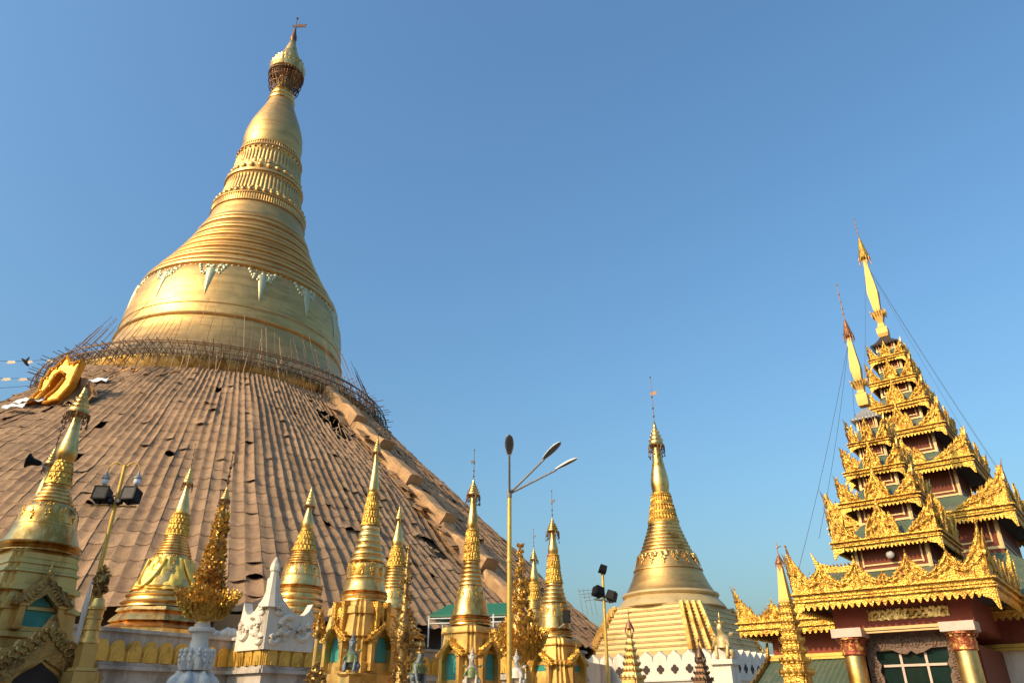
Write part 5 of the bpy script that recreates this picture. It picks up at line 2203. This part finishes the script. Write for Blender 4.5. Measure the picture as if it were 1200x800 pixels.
o.build("bargeboard", GOLD_DARK, sr, 30)
w, z = F_scale[5]
o = MB()
for k in range(4):
    corrugated(o, w, z, .14, z + .42, k, FC)
o.m = Matrix.Identity(4)
o.frustum(FC, w - .01, w - .01, z - .03, z + .02)
for k in range(4):
    o.m = Matrix.Rotation(k * math.pi / 2, 4, 'Z')
    for i in range(9):
        o.leaf(((i - 4) / 4 * w, -w, z + .02), (0, -.2, -1), (0, -1, 0), .14, .05)
o.build("cap_roof", STEEL, pv, 15)
ks = [(8.25, .20), (8.40, .22), (8.62, .22), (8.66, .15), (8.75, .13), (8.95, .2), (9.02, .24), (9.05, .14), (9.46, .205), (10.55, .075), (10.62, .07)]
sp1 = spire(FC, 0, 0, [(LZ(z), w * .9) for z, w in ks], 0, 0)
spire_hti(sp1, FC, LZ(11.2), LZ(10.58), .185, LZ(12.45), RED_BRONZE)

MC = ((2.08 - 2.28) * S, (9.2 - 2.08) * S)
mz_ = [5.55, 7.48, 9.0, 10.15, 11.23, 12.26, 13.06]
mw_ = [2.68, 1.92, 1.32, .97, .745, .575, .47]
M_scale = [(w * S, LZ(z)) for w, z in zip(mw_, mz_)]
for i in range(6):
    w, z = M_scale[i]
    wn_, zn = M_scale[i + 1]
    gap = zn - z
    zw = z + gap * (.62 if i > 1 else .56)
    tier(MC, w, z, wn_ * (.69 if i > 1 else .67), zw, zn + .05, gap * (.70 if i > 1 else .50), gap * (.74 if i > 1 else .55), [.40, .34, .28, .25, .22, .2][i], gap * .34, per=.15)
w, z = M_scale[6]
o = MB()
for k in range(4):
    corrugated(o, w, z, .18, z + .5, k, MC)
o.m = Matrix.Translation((MC[0], MC[1], 0))
o.frustum((0, 0), w - .01, w - .01, z - .03, z + .02)
for k in range(4):
    o.m = Matrix.Translation((MC[0], MC[1], 0)) @ Matrix.Rotation(k * math.pi / 2, 4, 'Z')
    for i in range(9):
        o.leaf(((i - 4) / 4 * w, -w, z + .02), (0, -.2, -1), (0, -1, 0), .18, .06)
o.build("cap_roof", SOFFIT_SHADE, pv, 15)
ks = [(13.45, .25), (13.6, .30), (13.85, .30), (13.9, .2), (14.1, .15), (14.45, .27), (14.55, .31), (14.62, .18), (15.5, .29), (16.75, .115), (17.0, .11), (17.1, .13)]
sp2 = spire(MC, 0, 0, [(LZ(z), w * .85) for z, w in ks], 0, 0)
spire_hti(sp2, MC, LZ(18.25), LZ(17.2), .27, LZ(19.2))

# main hall roof and wing eave
hu = 2.12 * S
o = MB()
o.m = Matrix.Translation((MC[0], MC[1], 0))
o.frustum((0, 0), hu, hu, LZ(4.3), LZ(5.58))
huw = o.build("upper_wall", REDBROWN, pv)
o = MB()
for k in range(4):
    o.m = Matrix.Translation((MC[0], MC[1], 0)) @ Matrix.Rotation(k * math.pi / 2, 4, 'Z')
    for ins, th, bw in ((0, .06, .11), (.3, .035, .06)):
        o.box((0, -hu - th / 2 + .02, LZ(4.66) + ins + bw / 2), (2 * (hu - ins), th, bw))
        for s_ in (-1, 1):
            o.box((s_ * (hu - ins - bw / 2 + .003), -hu - th / 2 + .017, LZ(5.1) + ins / 2), (bw, th, LZ(5.55) - LZ(4.66) - ins))
o.build("panel_frame", FRAME, huw)
hc_ = ((2.08 - 2.28) * S, (9.24 - 2.08) * S)
hw_ = 5.34 * S
ro = MB()
for k in range(4):
    corrugated(ro, hw_ - .05, LZ(2.50) + .2, 2.05 * S, LZ(4.62), k, hc_, .14)
rt = ro.build("hall_roof", ROOF, pv, 15)
so = MB()
so.m = Matrix.Translation((hc_[0], hc_[1], 0))
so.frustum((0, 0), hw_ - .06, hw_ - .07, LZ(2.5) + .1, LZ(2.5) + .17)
so.build("soffit", SOFFIT_SHADE, rt)
cr = MB()
for k in range(4):
    cr.m = Matrix.Translation((hc_[0], hc_[1], LZ(2.42))) @ Matrix.Rotation(k * math.pi / 2, 4, 'Z')
    tf = top_swag([(1.0, 1.15, .16), (.78, .62, .13), (.56, .5, .12), (.34, .45, .12), (.1, .4, .12)], .42, hw_)
    cr.crest(hw_ + .02, tf, scallop(.19, .22), -hw_ + .02, .05, .055, 10, .08, 3.0, .42)
    cr.box((0, -hw_ - .08, .13), (2 * hw_ + .18, .10, .05))
    cr.box((0, -hw_ - .09, .38), (2 * hw_ + .18, .12, .05))
    nl = int(2 * hw_ / .14)
    for i in range(nl + 1):
        t = -1 + 2 * i / nl
        zt_ = tf(t)
        if zt_ > .5:
            cr.leaf((t * hw_, -hw_ - .03, zt_ - .05), (t * .3, -.15, 1), (0, -1, 0), .19, .045)
cr.build("carved_eave", GOLD_CARVED, rt, 45)
for k in range(4):
    fn = MB()
    fn.m = Matrix.Translation((hc_[0], hc_[1], 0)) @ Matrix.Rotation(k * math.pi / 2, 4, 'Z')
    spike(fn, hw_ + .02, -hw_ - .02, LZ(2.5) + 1.1, .7, .06, (.2, -.2))
    fn.build("finial", GOLD, rt, 40)
# porch roof saddle joining the hall roof: gable ridge behind the porch tower, upper left wing gable
o = MB()
wl_ = hw_ - 1.0
o.frustum((hc_[0], hc_[1]), wl_, wl_, 0.0, LZ(2.5) + .12)
hwall = o.build("hall_wall", WHITE, pv)
o = MB()
for k in range(4):
    o.m = Matrix.Translation((hc_[0], hc_[1], 0)) @ Matrix.Rotation(k * math.pi / 2, 4, 'Z')
    o.box((0, -wl_ - .03, LZ(2.12)), (2 * wl_ + .1, .08, .95))
o.build("red_band", PINK, hwall)
o = MB()
for k in range(4):
    o.m = Matrix.Translation((hc_[0], hc_[1], 0)) @ Matrix.Rotation(k * math.pi / 2, 4, 'Z')
    o.box((0, -wl_ - .1, LZ(1.73)), (2 * wl_ + .3, .24, .12))
    o.box((0, -wl_ - .14, LZ(1.64)), (2 * wl_ + .36, .3, .08))
o.build("gold_ledge", GOLD_PAINT, hwall)
# wall panels on the right of the porch
for x in (3.6, 5.0):
    o = MB()
    o.box((x, hc_[1] - wl_ - .08, LZ(1.2)), (.5, .2, 1.0))
    o.build("pilaster", REDBROWN, hwall)
# porch body
pw_ = 2.24 * S
colx = (2.08 - .84) * S
coly = (.6 - 2.08) * S
zl0, zl1 = LZ(1.90), LZ(2.72)
o = MB()
o.box((0, coly + .28, (zl0 + zl1) / 2), (2 * colx + .9, .6, zl1 - zl0))
for s_ in (-1, 1):
    o.box((s_ * (colx + .1), (coly + .3 + hc_[1] - wl_) / 2 + .28, (zl0 + zl1) / 2), (.6, hc_[1] - wl_ - coly - .6, zl1 - zl0))
bm = o.build("porch_beam", PINK, pv)
o = MB()
o.box((-.1, coly - .06, LZ(1.98)), (2 * colx - .5, .12, .09))
o.box((-.1, coly - .05, LZ(1.90) + .01), (2 * colx - .5, .06, .05))
o.build("gold_rail", FRAME, bm)
o = MB()
o.crest(colx * .74, lambda t: .26 + .04 * abs(math.sin(t * 30)), lambda x: -.02 - .03 * abs(math.sin(x * 14)), 0, .03, .03, 6, .03, 5)
o.v = [(x + .25, y + coly - .03, z + LZ(2.2)) for x, y, z in o.v]
o.build("gilded_panel", GOLD, bm, 45)
for s_ in (-1, 1):
    o = MB()
    prof = [(LZ(1.44), .30), (LZ(1.40), .31), (LZ(-1), .33), (.4, .33), (.35, .42), (0, .44)]
    o.lathe(prof, 28, (s_ * colx, coly))
    cl = o.build("column", GOLD, pv, 40)
    o = MB()
    o.lathe([(LZ(1.80), .46), (LZ(1.76), .48), (LZ(1.72), .36), (LZ(1.60), .35), (LZ(1.58), .38), (LZ(1.45), .35), (LZ(1.42), .37), (LZ(1.39), .33)], 28, (s_ * colx, coly))
    for k in range(14):
        a = 2 * math.pi * k / 14
        o.leaf((s_ * colx + .35 * math.cos(a), coly + .35 * math.sin(a), LZ(1.66)), (math.cos(a) * .5, math.sin(a) * .5, .9), (math.cos(a), math.sin(a), 0), .18, .07)
    o.build("capital", RED_GOLD, cl, 40)
    o = MB()
    o.box((s_ * colx, coly, LZ(1.91)), (.95, .95, .27))
    o.build("abacus", MULLION, cl)
# carved window screen between the columns
wy = coly + .55
o = MB()
xs = colx - .38
inner = [(-xs * .78, LZ(.0) - 2), (-xs * .78, LZ(.9)), (-xs * .84, LZ(1.02)), (-xs * .78, LZ(1.18)), (-xs * .86, LZ(1.32)), (-xs * .86, LZ(1.50)), (-xs * .50, LZ(1.53)), (-xs * .30, LZ(1.44)), (-xs * .12, LZ(1.40)), (0, LZ(1.48)),
         (xs * .12, LZ(1.40)), (xs * .30, LZ(1.44)), (xs * .50, LZ(1.53)), (xs * .86, LZ(1.53)), (xs * .86, LZ(1.32)), (xs * .78, LZ(1.18)), (xs * .84, LZ(1.02)), (xs * .78, LZ(.9)), (xs * .78, LZ(0) - 2)]
outer = [(xs * 1.1, LZ(0) - 2), (xs * 1.1, LZ(1.92)), (-xs * 1.1, LZ(1.92)), (-xs * 1.1, LZ(0) - 2)]
o.prism((inner + outer)[::-1], wy - .10, wy + .02)
for side in (-1, 1):
    for i in range(26):
        rg = random.Random(i)
        zz_ = LZ(.2) + i * .075
        pts = []
        for j in range(8):
            a = j / 7 * 5 + i
            q_ = .10 * (1 - .7 * j / 7)
            pts.append((side * (xs * .96) + rg.uniform(-.06, .06) + q_ * math.cos(a), wy - .115, zz_ + q_ * math.sin(a)))
        o.path(pts, .02, 5)
for i in range(30):
    rg = random.Random(i + 50)
    x = -xs + 2 * xs * i / 29
    for zz_ in (LZ(1.65), LZ(1.78)):
        pts = []
        for j in range(8):
            a = j / 7 * 5 + i
            q_ = .11 * (1 - .7 * j / 7)
            pts.append((x + q_ * math.cos(a), wy - .115, zz_ + rg.uniform(-.05, .05) + q_ * math.sin(a)))
        o.path(pts, .02, 5)
wn2 = o.build("window", CARVED_WOOD, pv, 40)
o = MB()
o.box((0, wy + .10, LZ(.2)), (xs * 1.9, .03, 3.4))
o.build("pane", GLASS, wn2)
o = MB()
for x in (-xs * .30, xs * .30):
    o.box((x, wy + .05, LZ(.2)), (.07, .05, 3.2))
o.box((0, wy + .045, LZ(1.16)), (xs * 1.5, .055, .07))
o.box((0, wy + .045, LZ(.5)), (xs * 1.5, .055, .07))
o.build("mullion", MULLION, wn2)
# porch side walls
o = MB()
for s_ in (-1, 1):
    o.box((s_ * (colx + .1), (wy + .3 + hc_[1] - wl_) / 2, LZ(.45) / 1), (.3, hc_[1] - wl_ - wy - .3, 2.9))
o.build("porch_wall", REDBROWN, pv)
# lean-to roof of the left wing
o = MB()
x0, x1 = hc_[0] - wl_ - .2, -colx - .55
yt, yb_ = hc_[1] - wl_ - .2, hc_[1] - wl_ - 2.9
zt, zb = LZ(1.58), LZ(.55)
nx = int((x1 - x0) / .1) // 2 * 2
vs, fs = [], []
for j in range(2):
    for i in range(nx + 1):
        vs.append((x0 + (x1 - x0) * i / nx, (yt, yb_)[j], (zt, zb)[j] + (.035 if i % 2 else 0)))
for i in range(nx):
    fs.append((nx + 1 + i, nx + 2 + i, i + 1, i))
o.add(vs, fs)
lt = o.build("lean_to_roof", ROOF, pv, 12)
o = MB()
pts = []
for i in range(13):
    t = i / 12
    pts.append((yt + (yb_ - yt) * t, zt + (zb - zt) * t))
o.m = Matrix.Translation((x0 - .06, 0, 0)) @ Matrix.Rotation(R(90), 4, 'Z')
prof = [(y, z + .18 + .10 * abs(math.sin(i * 1.57))) for i, (y, z) in enumerate(pts)] + [(y, z - .12) for y, z in pts[::-1]]
o.prism([(yt + .05, zt + .75), (yt - .12, zt + .32)] + prof[1:], -.05, .05)
o.build("bargeboard", GOLD_DARK, lt, 30)
o = MB()
o.box(((x0 + x1) / 2, (yt + yb_) / 2 + .9, LZ(.2)), (x1 - x0 - .3, .1, 2.6))
o.build("lean_to_wall", WHITE, pv)
# round lamp on the porch tower wall
dl = thing("wall_lamp", "round white lamp fixed on the red wall above the porch roof", "lamp", (0, 0, 0))
wall_y = -F_scale[1][0] * .70
pl_ = pc.to_3d() + EX * (.02) + EY * (wall_y - .05) + Vector((0, 0, LZ(3.78)))
dl.location = pl_
dl.rotation_euler = (0, 0, YAW)
o = MB()
o.m = Matrix.Rotation(R(90), 4, 'X')
o.lathe([(0, .07), (.12, .07), (.12, .11), (.2, .13), (.25, .10), (.27, .05)], 20)
o.build("bowl", STEEL_PALE, dl, 40)
o = MB()
o.tube((0, .05, .0), (0, -.08, .0), .04)
o.build("stem", STEEL, dl)
# guy wires
pvw = pv.matrix_world if False else None
o_list = []
for (cx_, cy_), zt, ends in ((FC, LZ(10.5), ((-2.2, -2.4, 2.9), (-1.5, -1.7, 4.3), (-1.25, 1.25, 4.3))),
                             (MC, LZ(17.0), ((-1.6, -1.6, 7.6), (2.9, -2.9, 5.9), (2.4, 2.4, 7.6), (2.6, -2.6, 5.9)))):
    for ex, ey, ez in ends:
        o = MB()
        A0 = Vector((cx_, cy_, zt))
        B0 = Vector((cx_ + ex * S, cy_ + ey * S, LZ(ez)))
        o.path([tuple(A0.lerp(B0, i / 8) - Vector((0, 0, .25 * math.sin(math.pi * i / 8)))) for i in range(9)], .008, 4)
        o.build("guy_wire", CABLE, pv)

# ------------------------------------------------------------------ unseen halls added behind the camera: nearest shades the urn, others darken gold reflections
def hall(label, x, y, rz, w, d, h):
    t = thing("unseen_hall", label, "hall", (x, y, 0), rz, "prayer halls behind the viewer")
    o = MB()
    o.box((0, 0, h * .30), (w, d, h * .60))
    o.build("wall", REDBROWN, t)
    o = MB()
    for k in range(7):
        xx = (k / 6 - .5) * (w + .8)
        o.lathe([(h * .58, .26), (h * .56, .34), (h * .53, .24), (.4, .26), (.35, .4), (0, .42)], 14, (xx, d / 2 + .9))
    o.build("colonnade", GOLD_PAINT, t, 40)
    o = MB()
    o.m = Matrix.Diagonal((1, d / w, 1, 1))
    w2 = w / 2 + 1.3
    o.loft(lambda q: [(-q, -q), (q, -q), (q, q), (-q, q)], [(h * .60, w2), (h * .61, w2), (h * .75, w2 * .82), (h * .76, w2 * .80), (h * .81, w2 * .80), (h * .815, w2 * .88), (h * .93, w2 * .76), (h * 1.0, w2 * .60)])
    o.build("roof", ROOF, t)
    return t


base = Vector((-6.6, 14.6)) + Vector((sdir.x, sdir.y)).normalized() * 15
hall("narrow red brown hall at left just outside the view, nearest of the halls", base.x, base.y, math.pi - SUN_AZ + math.pi, 6.4, 3.0, 11.5)
for lab, az, dist, w, h in (("broad red brown hall straight behind the viewer", 183, 26, 22, 10.5), ("red brown hall behind the viewer's right shoulder", 140, 27, 20, 11),
                            ("red brown hall far to the viewer's right", 104, 30, 18, 12), ("red brown hall behind the viewer's left shoulder", 222, 30, 18, 10), ("red brown hall far to the viewer's left", 262, 34, 18, 11)):
    hall(lab, math.sin(R(az)) * dist, math.cos(R(az)) * dist, -R(az) + 0, w, 7, h)
